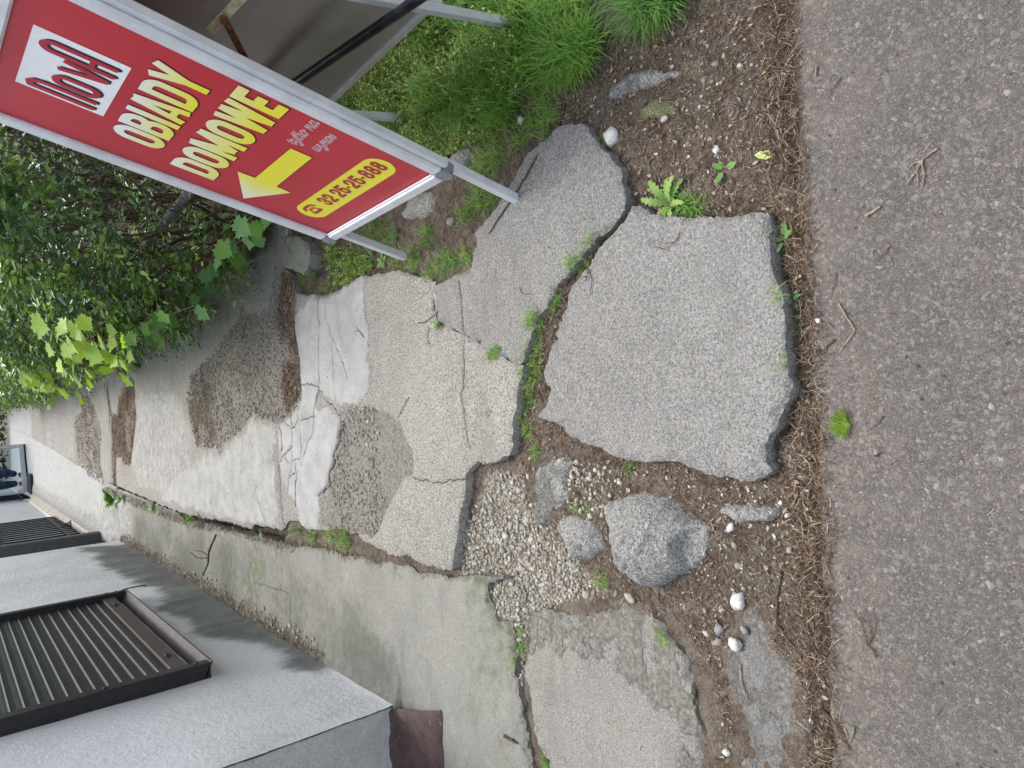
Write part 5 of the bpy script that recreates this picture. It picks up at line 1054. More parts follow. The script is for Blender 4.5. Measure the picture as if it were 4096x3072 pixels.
# broken lumps of concrete
def lump(name, poly, h_, mat, label, seed, ridge=(), base=-.018, cat='concrete lump', step=.007, hfun=None, wd=.035, m1v=(0, .25, 0)):
    out = resample(poly, .012, .010, seed); x0, y0 = out.min(0); x1, y1 = out.max(0)
    gx, gy = np.meshgrid(np.arange(x0, x1, step), np.arange(y0, y1, step)); P = np.stack([gx.ravel(), gy.ravel()], 1)+rng.uniform(-.25, .25, (gx.size, 2))*step
    P = P[inside(P, out)]; P = P[segdist(P, out) > step*.5]; n = len(out)
    vs, es, fs, *_ = delaunay_2d_cdt([Vector(p) for p in np.concatenate([out, P])], [(i, (i+1) % n) for i in range(n)], [], 1, 1e-5)
    B = np.array([v[:] for v in vs]); d = segdist(B, out)
    cc = out.mean(0); ext = np.sqrt(((out-cc)**2).sum(1)).mean(); rs = np.random.default_rng(seed); fz_ = np.zeros(len(B))
    for _ in range(9):
        a_ = rs.uniform(0, 6.28); dv = np.array([math.cos(a_), math.sin(a_)]); fz_ = np.maximum(fz_, ((B-cc)@dv-ext*rs.uniform(.05, .62))*rs.uniform(.2, .62))
    for _ in range(3):
        a_ = rs.uniform(0, 6.28); q_ = (B-cc)@np.array([math.cos(a_), math.sin(a_)])-ext*rs.uniform(-.3, .3)+.012*fbm(B[:, 0], B[:, 1], 18, 3, seed+_); fz_ = fz_+h_*.14*sstep(-.003, .003, q_)
    z = base+(h_-base)*(1-np.exp(-d/(wd*.35)))-np.minimum(fz_, h_*.9)*(d*0+1)*.8+np.abs(fbm(B[:, 0], B[:, 1], 11, 5, seed, .6))*h_*-.35+h_*.10+fbm(B[:, 0], B[:, 1], 55, 4, seed+1, .65)*.007
    if hfun is not None: z = z+hfun(B)*(1-np.exp(-d/.02))
    m1 = np.tile(np.array(m1v, float), (len(B), 1)); m1[:, 1] += .5*fbm(B[:, 0], B[:, 1], 8, 4, seed+3); m2 = np.zeros((len(B), 3)); m2[:, 0] = .22*np.exp(-np.maximum(z+.0, 0)/.012); m2[:, 2] = .45*np.exp(-d/.03)
    return tag(mesh_obj(name, np.column_stack([B, z]), [tuple(f) for f in fs], mat, None, True, dict(m1=m1, m2=m2)), label, cat)
BOUL = GP(Z(2, 2, [(690, 1060), (700, 1000), (850, 965), (940, 920), (1050, 915), (1130, 930), (1260, 960), (1340, 1010), (1400, 1080), (1420, 1135), (1500, 1170), (1600, 1230), (1630, 1300), (1640, 1400), (1620, 1500), (1580, 1570)])+Z(2, 3, [(1500, 10), (1380, 65), (1240, 105), (1185, 190), (1100, 172), (1050, 125), (980, 60)])+Z(2, 2, [(900, 1645), (830, 1600), (800, 1520), (780, 1420), (730, 1250), (705, 1180)]), .05)
c1 = G(*Z(2, 2, [(1380, 1430)])[0], .05); c0 = G(*Z(2, 2, [(1100, 1450)])[0], .05); cn = G(*Z(2, 2, [(1300, 1030)])[0], .05)
STEPL = GP(Z(2, 2, [(1400, 1300), (1360, 1400), (1370, 1480), (1400, 1560), (1350, 1640)]), .05)
def hb(B):
    side_ = sdist(B, GP(Z(2, 2, [(1405, 1290), (1365, 1400), (1372, 1480), (1400, 1570), (1390, 1700), (1800, 1700), (1800, 1200), (1450, 1270)]), .05))
    return .035*np.exp(-((B-np.array(c0))**2).sum(1)/.018)-.030*sstep(-.004, .010, side_)-.022*sstep(.0, .06, sdist(B, GP(Z(2, 2, [(1150, 900), (1300, 1130), (1450, 1260), (1800, 1200), (1600, 900)]), .05)))
lump('concrete_boulder', BOUL, .070, M_CHUNK, 'largest whitish grey broken boulder of concrete with a stepped right side', 31, hfun=hb, step=.006)
lump('concrete_lump', GP(Z(2, 2, [(320, 1150), (400, 1100), (520, 1130), (650, 1175), (715, 1250), (765, 1400), (735, 1475), (690, 1535), (600, 1585), (520, 1590), (450, 1530), (400, 1420), (330, 1350), (272, 1300), (290, 1220)]), .03), .036, M_CHUNK, 'rounded pale concrete lump leaning on the left of the boulder', 35)
lump('concrete_lump', GP(Z(2, 2, [(150, 740), (260, 680), (360, 600), (480, 590), (520, 700), (480, 830), (540, 900), (520, 1000), (420, 1090), (330, 1130), (280, 1230), (170, 1240), (140, 1100), (190, 950)]), .0), .014, M_CHUNK, 'low cracked concrete remnant beside the gravel hollow', 38, m1v=(0, .5, 0))
lump('concrete_fragment', GP(Z(2, 2, [(1705, 1075), (1780, 1060), (1900, 1045), (2050, 1030), (2180, 1070)])+Z(3, 2, [(20, 1060), (58, 1100), (50, 1170)])+Z(2, 2, [(2190, 1200), (2080, 1190), (1960, 1210), (1870, 1200), (1800, 1170), (1745, 1135)]), .02), .034, M_CHUNK, 'small elongated concrete fragment between big slab and asphalt', 41, wd=.02)
lump('concrete_lump', GP(Z(2, 0, [(730, 880), (770, 730), (850, 660), (960, 600), (1060, 550), (1180, 538), (1280, 570), (1400, 545), (1500, 528), (1525, 580), (1450, 625), (1380, 680), (1230, 735), (1050, 790), (960, 850), (850, 880)]), .02), .022, M_CHUNK, 'ragged whitish concrete remnant below the grass tufts', 44, m1v=(.3, .4, 0))
M_MOSSY = concrete('mossy_concrete', (.30, .31, .16), (.15, .16, .06), (.50, .50, .32), .9, 1.2, bumpy=1.6)
lump('mossy_stone', GP(Z(2, 0, [(1070, 975), (1100, 920), (1190, 860), (1220, 830), (1300, 828), (1400, 865), (1410, 960), (1330, 1030), (1200, 1050), (1050, 1060)]), .0), .016, M_MOSSY, 'crumbly stone covered in yellow green moss', 47, cat='stone')
t = NT('old_wood'); wv_ = t.n('ShaderNodeTexWave', wave_type='RINGS', rings_direction='Z'); wv_.inputs['Scale'].default_value = 45; wv_.inputs['Distortion'].default_value = 6; wv_.inputs['Detail'].default_value = 4
tc = t.n('ShaderNodeTexCoord'); t.l(tc.outputs['Object'], wv_.inputs['Vector']); cc_ = t.mix(wv_.outputs['Fac'], (.15, .115, .10), (.25, .20, .175)); t.bsdf(cc_, .9, .2, t.bump(wv_.outputs['Fac'], .004)); M_KNOT = t.m
KN = GP(Z(2, 0, [(1800, 1000), (1810, 880), (1850, 800), (1920, 800), (1980, 850), (2010, 950), (1990, 1040), (1960, 1160), (1900, 1170), (1860, 1080)]), .0); kc = KN.mean(0)
o = lump('tree_root', KN, .024, M_KNOT, 'swirled brown root knot rising from the upper right soil', 52, cat='root')
o.data.transform(Matrix.Translation((-kc[0], -kc[1], 0))); o.location = (kc[0], kc[1], 0)
o, _ = sheet('concrete_slab', GP(Z(1, 1, [(215, 480), (250, 400), (370, 385), (430, 440), (470, 530), (450, 650), (400, 700), (330, 670), (240, 650), (225, 560)]), .05), lambda B: .055+fbm(B[:, 0], B[:, 1], 6, 4, 55)*.008, lambda y: .010, M_APRON, .10, .008, .012, (.008, .010), seed=55, masks=lambda B, d: (np.zeros((len(B), 3)), np.column_stack([.2*np.exp(-d/.03), 0*d, .5+0*d])))
tag(o, 'small mossy concrete block by the nettles at the hedge foot', 'concrete slab')
lump('concrete_lump', GP(Z(1, 1, [(1180, 170), (1270, 100), (1300, 40), (1480, -60), (1520, 50), (1480, 160), (1420, 240), (1330, 230), (1290, 260), (1230, 250)]), .02), .03, M_CHUNK, 'weathered concrete lump behind the bottom corner of the red panel', 57)
lump('concrete_lump', GP(Z(1, 0, [(1600, 1420), (1650, 1320), (1750, 1250), (1840, 1200), (1830, 1330), (1760, 1440), (1660, 1480)]), .02), .035, M_CHUNK, 'dark grey concrete lump showing at the edge of the grass behind the sign leg', 59)

# ------------------------------------------------------------------ sticks, sprigs
def stick(pts, r, mat, label, name='twig', branches=(), zoff=.004, cat='twig'):
    def wp(p):
        x, y = G(p[0], p[1], 0.015); z = zground(np.array([[x, y]]))[0]; return Vector((x, y, z+zoff+(p[2] if len(p) > 2 else 0)))
    def den(ps):
        out = []
        for a, b in zip(ps, ps[1:]):
            for k in range(4): out.append(a.lerp(b, k/4)+Vector((random.gauss(0, r*.3), random.gauss(0, r*.3), 0)))
        return out+[ps[-1]]
    m = MB(); ps = den([wp(p) for p in pts]); n = len(ps); m.tube(ps, [r*(1-.55*i/(n-1)) for i in range(n)], 6)
    for b in branches: q = den([wp(p) for p in b]); m.tube(q, [r*.6*(1-.5*i/(len(q)-1)) for i in range(len(q))], 5)
    return tag(m.build(name, mat, None, True), label, cat)
z_ = Z
stick(z_(2, 0, [(460, 700)])+z_(2, 0, [(430, 850), (400, 960), (340, 1170), (240, 1380), (170, 1520), (80, 1659)])+z_(1, 1, [(2180, 170), (2110, 260), (2045, 365)]), .0045, M_TWIG, 'long thin dark stick lying across the tapering slab under the sign')
stick(z_(3, 1, [(588, 965), (640, 1050), (690, 1130), (728, 1195), (670, 1280), (625, 1340), (592, 1392)]), .0018, M_TWIGP, 'bent pale twig shaped like an arrowhead on the asphalt')
stick(z_(3, 1, [(820, 200), (880, 160), (950, 122)]), .0042, M_TWIGP, 'short thick piece of broken twig on the asphalt')
stick(z_(3, 0, [(1440, 1275), (1380, 1320), (1310, 1375)]), .0026, M_TWIGP, 'forked pale conifer sprig on the upper right asphalt', branches=[z_(3, 0, [(1310, 1375), (1265, 1460), (1170, 1590)]), z_(3, 0, [(1310, 1375), (1265, 1430), (1268, 1620)]), z_(3, 0, [(1310, 1375), (1325, 1500), (1310, 1600), (1300, 1620)]), z_(3, 0, [(1310, 1375), (1240, 1400), (1180, 1460)])])
C33 = lambda l: [(3072+.807*x, 2304+.807*y) for x, y in l]
stick(C33([(525, 410), (505, 370), (475, 348)]), .0018, M_TWIGR, 'dark red branching twig on the lower asphalt', branches=[C33([(475, 350), (465, 280), (445, 230), (420, 195)]), C33([(480, 350), (510, 300), (522, 240), (515, 190)]), C33([(480, 345), (500, 300), (490, 240), (470, 170)]), C33([(470, 240), (450, 210), (460, 175)])])
stick(z_(3, 2, [(232, 945), (262, 1080), (280, 1180), (310, 1230)]), .0034, M_TWIGP, 'pale grey stick in the litter below the big slab')
stick(C33([(30, -10), (15, 120), (5, 240), (60, 330), (165, 435)]), .0032, M_TWIG, 'long angular stick on the seam beside the dark flat slab')
stick(C33([(245, 680), (330, 760), (360, 820), (392, 872)]), .0036, M_TWIG, 'brown stick at the asphalt edge near the bottom of the picture')
stick(C33([(418, 755), (405, 800), (390, 840)]), .0022, plain('green_stalk', (.16, .2, .07)), 'short green stalk on the asphalt next to the brown stick')
stick(z_(3, 1, [(555, 1270), (500, 1320), (455, 1390)]), .0022, M_TWIG, 'dark curved twig where litter meets asphalt')
stick(z_(3, 1, [(1025, 470), (990, 530), (910, 590)]), .0013, M_TWIGR, 'thin arched twig on the asphalt beside a straight one', branches=[z_(3, 1, [(1005, 420), (1060, 490), (1110, 565)])])
stick(z_(3, 1, [(568, 690), (550, 810), (505, 930)]), .0013, M_TWIG, 'thin long twig standing parallel to the litter strip')
stick(z_(3, 2, [(975, 280), (930, 350), (820, 412)]), .0013, M_TWIG, 'thin arched twig right of the green sprig')
stick(z_(3, 2, [(900, 625), (970, 595)]), .0022, M_TWIGR, 'short red brown twig below the green sprig')
stick(z_(2, 3, [(1935, 770), (1955, 950), (1990, 1050), (2022, 1110)]), .0022, M_TWIGP, 'pale stick on the dark flat slab')
stick(z_(2, 1, [(600, 640), (680, 670), (720, 760), (708, 885)]), .0020, M_TWIGR, 'curled dark red stalk on the left corner of the big slab', branches=[z_(2, 1, [(680, 690), (680, 740), (650, 785)]), z_(2, 1, [(680, 730), (620, 740), (555, 815)])])
stick(z_(2, 1, [(1478, 350), (1450, 410), (1410, 445), (1350, 500), (1265, 480)]), .0014, M_TWIGR, 'thin hooked stalk on the upper part of the big slab', branches=[z_(2, 1, [(1410, 440), (1340, 445), (1290, 430)])])
stick(z_(2, 1, [(80, 825), (110, 885), (180, 880)]), .0013, M_TWIGR, 'hooked little stalk on the tapering slab')
stick(z_(0, 2, [(1865, 1305), (1800, 1450), (1795, 1550), (1755, 1655)]), .0075, M_TWIG, 'long thin branch lying on the apron by the wall', branches=[z_(0, 2, [(1790, 1480), (1740, 1450), (1680, 1440)]), z_(0, 2, [(1790, 1500), (1700, 1500), (1645, 1455)])])
stick(z_(1, 1, [(1415, 1132), (1480, 1125), (1585, 1030)]), .0022, M_TWIGR, 'thin curved stalk on the middle of the path')
stick(z_(1, 1, [(955, 1255), (920, 1200), (875, 1205)]), .0022, M_TWIG, 'small forked stalk on the pale path patch', branches=[z_(1, 1, [(925, 1210), (890, 1170)])])
stick(z_(2, 3, [(-60, 1390), (0, 1420), (42, 1445)]), .0065, M_TWIG, 'short charred stick on the apron beside the sandy slab')
stick(z_(0, 1, [(1760, 1100), (1740, 1150), (1755, 1200)]), .004, M_TWIG, 'little dark twig on the path below the hedge')
stick(z_(3, 0, [(400, 560), (385, 650)]), .0026, M_TWIGP, 'short brown twig at the top of the asphalt')
stick(z_(3, 0, [(610, 660), (530, 770), (495, 845)]), .0013, M_TWIG, 'hair thin twig at the top of the asphalt')
# bright conifer sprig
cx, cy = G(*Z(3, 2, [(700, 345)])[0], 0); n = 150; ang = rng.uniform(R_(95), R_(330), n)
x_, y_ = G(*Z(3, 2, [(530, 345)])[0], 0); rad = math.hypot(x_-cx, y_-cy); base_a = math.atan2(y_-cy, x_-cx)
aa = base_a+rng.uniform(-1.55, 1.35, n); D = np.stack([np.cos(aa), np.sin(aa), rng.uniform(-.02, .35, n)], 1); L_ = rad*(.78+.25*rng.random(n))*(1-.18*np.abs(aa-base_a)/1.5)
M = basis(D)*np.stack([L_, np.full(n, .0011), np.full(n, .0011)], 1)[:, None, :]
P = np.column_stack([cx+rng.normal(0, .003, n), cy+rng.normal(0, .003, n), .004+.004*rng.random(n)])
M_SPR = varmat('sprig_needle', [(0, (.16, .30, .03)), (1, (.42, .62, .09))], .5, .3, noise_amt=.05)
tag(bulk('conifer_sprig', tN, fN, M, P, M_SPR, np.column_stack([rng.random(n)]*3)), 'bright yellow green fan of fresh conifer needles on the asphalt', 'sprig')

# ------------------------------------------------------------------ grass and weeds
gv = []; gf = []
for i, (x, z, w_) in enumerate(((0, 0, 1), (.22, .42, .95), (.48, .72, .8), (.76, .80, .55), (1, .66, .06))): gv += [(x, -w_/2, z), (x, w_/2, z)]
for i in range(4): gf.append((2*i, 2*i+1, 2*i+3, 2*i+2))
def blades(name, C, spread, n, Llo, Lhi, W, up, label, cat='grass', kind='stuff', group=None, vlo=0, vhi=1, parent=None, mat=None, zc=None):
    C = np.asarray(C, float); k = len(C); idx = rng.integers(0, k, n); P = C[idx]+rng.normal(0, 1, (n, 2))*spread
    a = rng.uniform(0, 2*np.pi, n); L_ = rng.uniform(Llo, Lhi, n); u = rng.uniform(up*.45, up, n)
    D = np.stack([np.cos(a), np.sin(a), 0*a], 1); M = basis(D)*np.stack([L_*(1.15-u*.6), W*rng.uniform(.6, 1.3, n), L_*u], 1)[:, None, :]
    z = zground(P) if zc is None else np.full(n, zc)
    var = np.column_stack([np.clip(rng.uniform(vlo, vhi, n)+rng.normal(0, .1, k)[idx], 0, 1)]*3)
    o = bulk(name, gv, gf, M, np.column_stack([P, z-.003]), mat or M_GRASS, var, parent)
    return tag(o, label, cat, group, kind) if not parent else o
zg = lambda c, r, l: GP(Z(c, r, l))
C = zg(2, 0, [(520, 420), (480, 350), (600, 460), (640, 520), (430, 470), (300, 420), (200, 480), (650, 330), (700, 430), (90, 480), (380, 560), (500, 560), (250, 300), (100, 250), (150, 80), (60, 600), (320, 180), (450, 200), (560, 120), (50, 60), (600, 20), (380, 40)])
blades('grass', C, .018, 2600, .06, .17, .0030, .9, 'long bright green grass tufts at the right of the sign', vlo=.3, vhi=.9)
C = zg(2, 0, [(1200, 20), (1250, 80), (1320, 40), (1150, -20), (1300, -40), (1180, 100), (1400, 0), (1050, -60)])
blades('grass', C, .015, 800, .06, .16, .0030, .85, 'blue green grass tuft at the top of the picture', vlo=.1, vhi=.5)
C = zg(1, 0, [(1950, 780), (2050, 880), (2130, 1000), (1900, 1000), (2080, 650), (2150, 300), (2000, 250), (1900, 120), (2150, 120), (1850, 900), (2180, 900), (1700, 850), (1550, 820), (1600, 300), (1550, 150)])
blades('grass', C, .025, 2100, .06, .20, .0030, 1.0, 'long grass growing among the chickweed behind the sign', vlo=.2, vhi=.8)
C = np.concatenate([zg(2, 0, [(60, 750), (180, 800), (300, 900), (350, 1000), (280, 1100), (150, 1050), (60, 1200), (200, 700), (330, 700), (450, 700), (20, 900)]), zg(1, 0, [(2000, 1200), (1950, 1350), (2050, 1400), (1900, 1450), (1950, 1550), (2100, 1300)]), zg(1, 1, [(1900, 40), (1980, 100), (2050, 60), (1850, 130), (1780, 220)])])
blades('grass', C, .018, 1500, .03, .085, .0018, .8, 'short green grass fringe along the tapering slab', vlo=.3, vhi=.95)
C = zg(1, 1, [(1480, 350), (1520, 420), (1450, 420), (1330, 520), (1380, 580), (1250, 560), (1620, 560), (1660, 620), (1560, 640), (1700, 590), (1800, 540), (1830, 600), (1350, 650), (1500, 700), (1600, 690), (1000, 280), (950, 330), (1080, 330), (1000, 420), (1120, 440), (1180, 380), (700, 600), (780, 560), (820, 640), (850, 540), (680, 700), (900, 560), (620, 820), (560, 860), (700, 780), (1180, 620), (450, 720), (400, 760)])
blades('grass', C, .016, 2100, .02, .065, .0016, .75, 'thin patchy grass on the soil in front of the sign legs', vlo=.15, vhi=1)
for pts_, lab, nn_, lo, hi in ((zg(2, 1, [(560, 600), (600, 600), (640, 560), (700, 430), (720, 400), (590, 640), (530, 660), (380, 940), (360, 980), (390, 900)]), 'green tufts in the crack at the upper corner of the big slab', 260, .02, .05), (zg(2, 1, [(230, 1060), (250, 1120), (200, 1130), (230, 1230), (190, 1310), (160, 1370), (220, 1380), (150, 1450), (130, 1560), (200, 1500), (130, 1640), (190, 1600)]), 'grass filling the wide crack left of the big slab', 520, .02, .055), (zg(2, 2, [(110, 60), (160, 120), (100, 180), (80, 340), (110, 380), (130, 420), (180, 600), (200, 580)]), 'sparse grass at the bottom end of the crack', 230, .02, .05), (zg(1, 1, [(1600, 1140), (1610, 1160), (2090, 1380), (2110, 1400), (2130, 1370), (2070, 1420)]), 'two little tufts in the diagonal crack of the path', 220, .015, .038),
   (zg(1, 2, [(750, 1330), (800, 1350), (700, 1310), (820, 1390), (640, 1290), (480, 1290), (530, 1310), (780, 1290)]), 'grass tuft in the seam between path and apron', 300, .03, .10), (zg(2, 2, [(550, 1070), (560, 1100), (540, 1040), (970, 730), (1000, 700), (660, 1060)]), 'thin grass by the notch of the boulder', 110, .015, .04), (zg(2, 3, [(720, 60), (800, 80), (760, 30), (50, 560), (70, 630), (40, 620), (60, 480), (30, 700), (1300, 500), (1350, 560)]), 'scanty grass around the sandy slab', 260, .015, .045),
   (zg(2, 1, [(1500, 100), (1550, 150), (1450, 120), (1580, 130), (1420, 160)]), 'grass beside the dandelion at the upper edge of the big slab', 170, .03, .07), (zg(2, 0, [(820, 1230), (790, 1190)]), 'small grass tuft growing beside the chalky white stone', 60, .02, .035), (zg(3, 1, [(70, 350), (120, 900), (200, 1250), (180, 1480), (210, 1580), (240, 1200), (160, 1450)]), 'single grass stalks in the litter strip by the asphalt', 60, .02, .06), (zg(2, 3, [(260, 1600), (300, 1640), (330, 1659)]), 'green tuft at the lower corner of the sandy slab', 120, .02, .045)):
    wide_ = np.ptp(pts_, axis=0).max() > .10; blades('grass' if wide_ else 'grass_tuft', pts_, .006, nn_, lo, hi, .0016, .8, lab, 'grass' if wide_ else 'grass tuft', 'stuff' if wide_ else None, vlo=.2, vhi=.95)
# chickweed: thin stems set with small leaves and pods
lv6 = [(0, 0, 0), (.3, -.5, .06), (.72, -.38, .05), (1, 0, -.05), (.72, .38, .05), (.3, .5, .06), (.35, 0, -.04), (.72, 0, -.03)]; lf6 = [(0, 1, 6), (1, 2, 7, 6), (2, 3, 7), (3, 4, 7), (7, 4, 5, 6), (6, 5, 0)]
CH = GP([(1300, 330), (1390, 260), (1500, 200), (1600, 120), (1730, 50), (1800, -60), (2050, -60), (2080, 60), (2120, 250), (2100, 330), (2000, 400), (1960, 520), (1840, 600), (1760, 650), (1650, 620), (1560, 560), (1420, 500)])
CH2 = GP(Z(1, 1, [(640, 480), (760, 470), (900, 520), (1000, 640), (850, 800), (700, 830), (620, 760)]))
def chick(poly, ns, hlo, hhi, label, dens=None):
    Pb = pts_in(poly, ns, dens); h_ = rng.uniform(hlo, hhi, ns)*np.clip(1+2.2*fbm(Pb[:, 0], Pb[:, 1], 7, 3, 91), .35, 2.2); zb = zground(Pb); a = rng.uniform(0, 6.28, ns); lean = rng.uniform(.2, 1.1, ns)
    D = np.stack([np.cos(a)*lean, np.sin(a)*lean, np.ones(ns)], 1); D /= np.linalg.norm(D, axis=1)[:, None]
    K = 7; tt = np.linspace(.25, 1, K); PP = (np.column_stack([Pb, zb])[:, None, :]+D[:, None, :]*(h_[:, None]*tt[None, :])[:, :, None]).reshape(-1, 3)
    N = len(PP); LD = rdir(N, -.3, 1.0); L_ = rng.uniform(.005, .015, N); M = basis(LD, rng.uniform(-1, 1, N))*np.stack([L_, L_*rng.uniform(.35, .6, N), L_], 1)[:, None, :]
    var = np.column_stack([np.clip(rng.normal(.5, .34, N), 0, 1)]*3)
    tag(bulk('ground_cover', lv6, lf6, M, PP, M_CHICK, var), label, 'chickweed', kind='stuff')
    Ms = basis(D)*np.stack([h_, np.full(ns, .0007), np.full(ns, .0007)], 1)[:, None, :]
    tag(bulk('ground_cover', tN, fN, Ms, np.column_stack([Pb, zb]), M_CHICK, np.column_stack([rng.uniform(.3, .9, ns)]*3)), label.replace('leaves', 'stems'), 'chickweed', kind='stuff')
chick(CH, 5200, .03, .10, 'dense yellow green chickweed leaves covering the ground behind the sign', lambda P: np.clip(.75+fbm(P[:, 0], P[:, 1], 5, 3, 3), .2, 1))
chick(CH2, 500, .01, .035, 'low green leaves on the soil below the far leg of the sign', lambda P: np.clip(.4+1.5*fbm(P[:, 0], P[:, 1], 12, 3, 3), .05, 1))
nb = 420; Pb_ = pts_in(CH, nb); LB = rng.uniform(.018, .040, nb)
tag(bulk('ground_cover', lv6, lf6, basis(rdir(nb, -.1, .9), rng.normal(0, .6, nb))*np.stack([LB, LB*.42, LB], 1)[:, None, :], np.column_stack([Pb_, zground(Pb_)+rng.uniform(.02, .11, nb)]), M_WEED, np.column_stack([rng.random(nb)]*3)), 'broader green leaves scattered through the chickweed', 'weed leaves', kind='stuff')
blades('grass', pts_in(CH, 260), .01, 3600, .03, .09, .0014, .9, 'fine grass stalks mixed with the chickweed', vlo=.4, vhi=1)
def leafset(root, P0, D, L_, Wd, mat, roll=None, var=None, tmpl=(lv6, lf6), name='leaf', one=False):
    n = len(P0); M = basis(np.array(D), roll)*np.stack([L_, L_*Wd, L_], 1)[:, None, :]; v = np.column_stack([var if var is not None else rng.random(n)]*3)
    if one: return bulk(name, tmpl[0], tmpl[1], M, np.array(P0), mat, v, root)
    for i in range(n): bulk(name, tmpl[0], tmpl[1], M[i:i+1], np.array(P0)[i:i+1], mat, v[i:i+1], root)
# toothed leaf (dandelion / nettle)
def toothed(k=6, depth=.45, w_=.5):
    out = [(0, 0)]
    for i in range(k):
        t0 = (i+.4)/k; ww = w_*math.sin(math.pi*min(1, t0*.85+.1))**.7; out.append((t0, ww)); out.append(((i+.75)/k, ww*(1-depth)))
    out.append((1, 0)); n = len(out); V = [(x, y, .10*abs(y)+.18*math.sin(x*3)) for x, y in out]+[(x, -y, .10*abs(y)+.18*math.sin(x*3)) for x, y in out[1:-1]]+[(x, 0, .18*math.sin(x*3)) for x, y in out[1:-1]]
    m_ = n-2; Fc = []
    for s_, off in ((0, 0), (1, 1)):
        o_ = (lambda i: i) if s_ == 0 else (lambda i: (n-1+i) if 0 < i < n-1 else i)
        mid = lambda i: (n-1+m_+i) if 0 < i < n-1 else i
        for i in range(n-1):
            a, b, c, d = o_(i), o_(i+1), mid(i+1), mid(i); f = []
            for q in (a, b, c, d):
                if q not in f: f.append(q)
            if len(f) > 2: Fc.append(tuple(f) if s_ == 0 else tuple(f[::-1]))
    return V, Fc
TD = toothed(6, .55, .16*2.2); TN = toothed(9, .22, .5)
def rosette(px, py, n, Lr, wd, up, label, name='weed', cat='weed', tmpl=(lv6, lf6), mat=None, vr=(.2, .8), stem=0.0, zo=0.0, flat=.0):
    x, y = G(px, py, .02); z = zground(np.array([[x, y]]))[0]; root = empty(name, (x, y, z), label, cat)
    a = np.arange(n)*2.4+rng.uniform(0, .6, n); e = rng.uniform(up*.3, up, n); D = np.stack([np.cos(a)*np.cos(e), np.sin(a)*np.cos(e), np.sin(e)], 1)
    P0 = np.zeros((n, 3)); P0[:, 2] = .004+stem*rng.random(n); P0[:, :2] += D[:, :2]*.006
    if stem:
        m = MB().tube([(0, 0, -.005), (.004, .002, stem*.5), (0, .004, stem)], .0018, 5); m.build('stem', M_GREENST, root)
    leafset(root, P0, D, rng.uniform(Lr*.6, Lr, n), wd, mat or M_WEED, rng.uniform(-.3, .3, n), rng.uniform(vr[0], vr[1], n), tmpl)
    return root
M_GREENST = plain('green_stem', (.14, .20, .07), .6)
rosette(*Z(2, 1, [(1290, 90)])[0], 11, .085, .5, .45, 'dandelion rosette at the upper edge of the big slab', 'dandelion', 'dandelion', TD, vr=(.5, 1))
rosette(*Z(0, 2, [(985, 985)])[0], 16, .15, .62, .9, 'largest broad leaved weed in the seam at the far end of the apron', stem=.06, vr=(.3, .9))
rosette(*Z(0, 2, [(1060, 990)])[0], 12, .09, .6, .8, 'smaller weed directly beside the broadest leaved one', stem=.04)
rosette(*Z(0, 2, [(1315, 1055)])[0], 8, .075, .5, .7, 'small green weed between the far weeds and the dock plant', vr=(.4, .9))
rosette(*Z(0, 2, [(1385, 1085)])[0], 7, .06, .5, .7, 'tiny pale weed in the seam litter', vr=(.5, 1))
rosette(*Z(0, 2, [(1700, 1150)])[0], 10, .10, .45, .8, 'upright leafy weed midway along the seam', tmpl=TN, stem=.05)
rosette(*Z(1, 2, [(55, 1310)])[0], 7, .05, .5, .5, 'small blue green weed at the cracked joint', vr=(0, .3))
rosette(*Z(1, 2, [(345, 1260)])[0], 8, .06, .4, .8, 'weed with narrow leaves near the broken white patch', tmpl=TD, stem=.02, vr=(.1, .6))
rosette(*Z(1, 2, [(640, 1340)])[0], 8, .04, .5, .5, 'little weed next to the seam grass tuft', vr=(.1, .5))
rosette(*Z(1, 1, [(950, 560)])[0], 6, .10, .24, .35, 'weed with a long narrow leaf in front of the sign', tmpl=TD, vr=(.3, .7))
rosette(*Z(1, 1, [(1040, 590)])[0], 7, .045, .5, .5, 'low weed next to the far sign leg', vr=(.4, .8))
rosette(*Z(1, 1, [(480, 690)])[0], 10, .075, .26, .9, 'grassy weed sprouting by the greenish block', stem=.03, vr=(.1, .6))
rosette(*Z(1, 1, [(1160, 350)])[0], 3, .045, .7, .9, 'single pale leaf standing under the red panel', vr=(0, .1))
rosette(*Z(1, 2, [(2018, 243)])[0], 4, .016, .7, .3, 'tiny seedling on the bare path', 'seedling', 'seedling', vr=(.4, .7))
rosette(*Z(2, 0, [(1790, 1450)])[0], 4, .035, .5, .6, 'small seedling on the upper brown soil', 'seedling', 'seedling', vr=(.4, .8))
rosette(*Z(3, 1, [(75, 400)])[0], 6, .04, .4, .8, 'leafy seedling in the litter right of the big slab', 'seedling', 'seedling', stem=.02, vr=(.2, .6))
rosette(*Z(3, 1, [(130, 930)])[0], 6, .035, .35, .8, 'blue green seedling lower in the litter strip', 'seedling', 'seedling', stem=.02, vr=(0, .4))
for px_, py_, L_, lab in ((*Z(3, 0, [(15, 1330)])[0], .05, 'pale green fallen leaf on the litter strip'), (*Z(1, 1, [(672, 775)])[0], .035, 'yellow fallen leaf beside the path edge')):
    x, y = G(px_, py_, .02); z = zground(np.array([[x, y]]))[0]
    o = bulk('fallen_leaf', lv6, lf6, basis(np.array([[.3, 1, .1]]))*np.array([L_, L_*.4, L_])[None, None, :], np.array([[x, y, z+.008]]), plain('faded_leaf', (.42, .48, .16), .6), None); tag(o, lab, 'leaf')

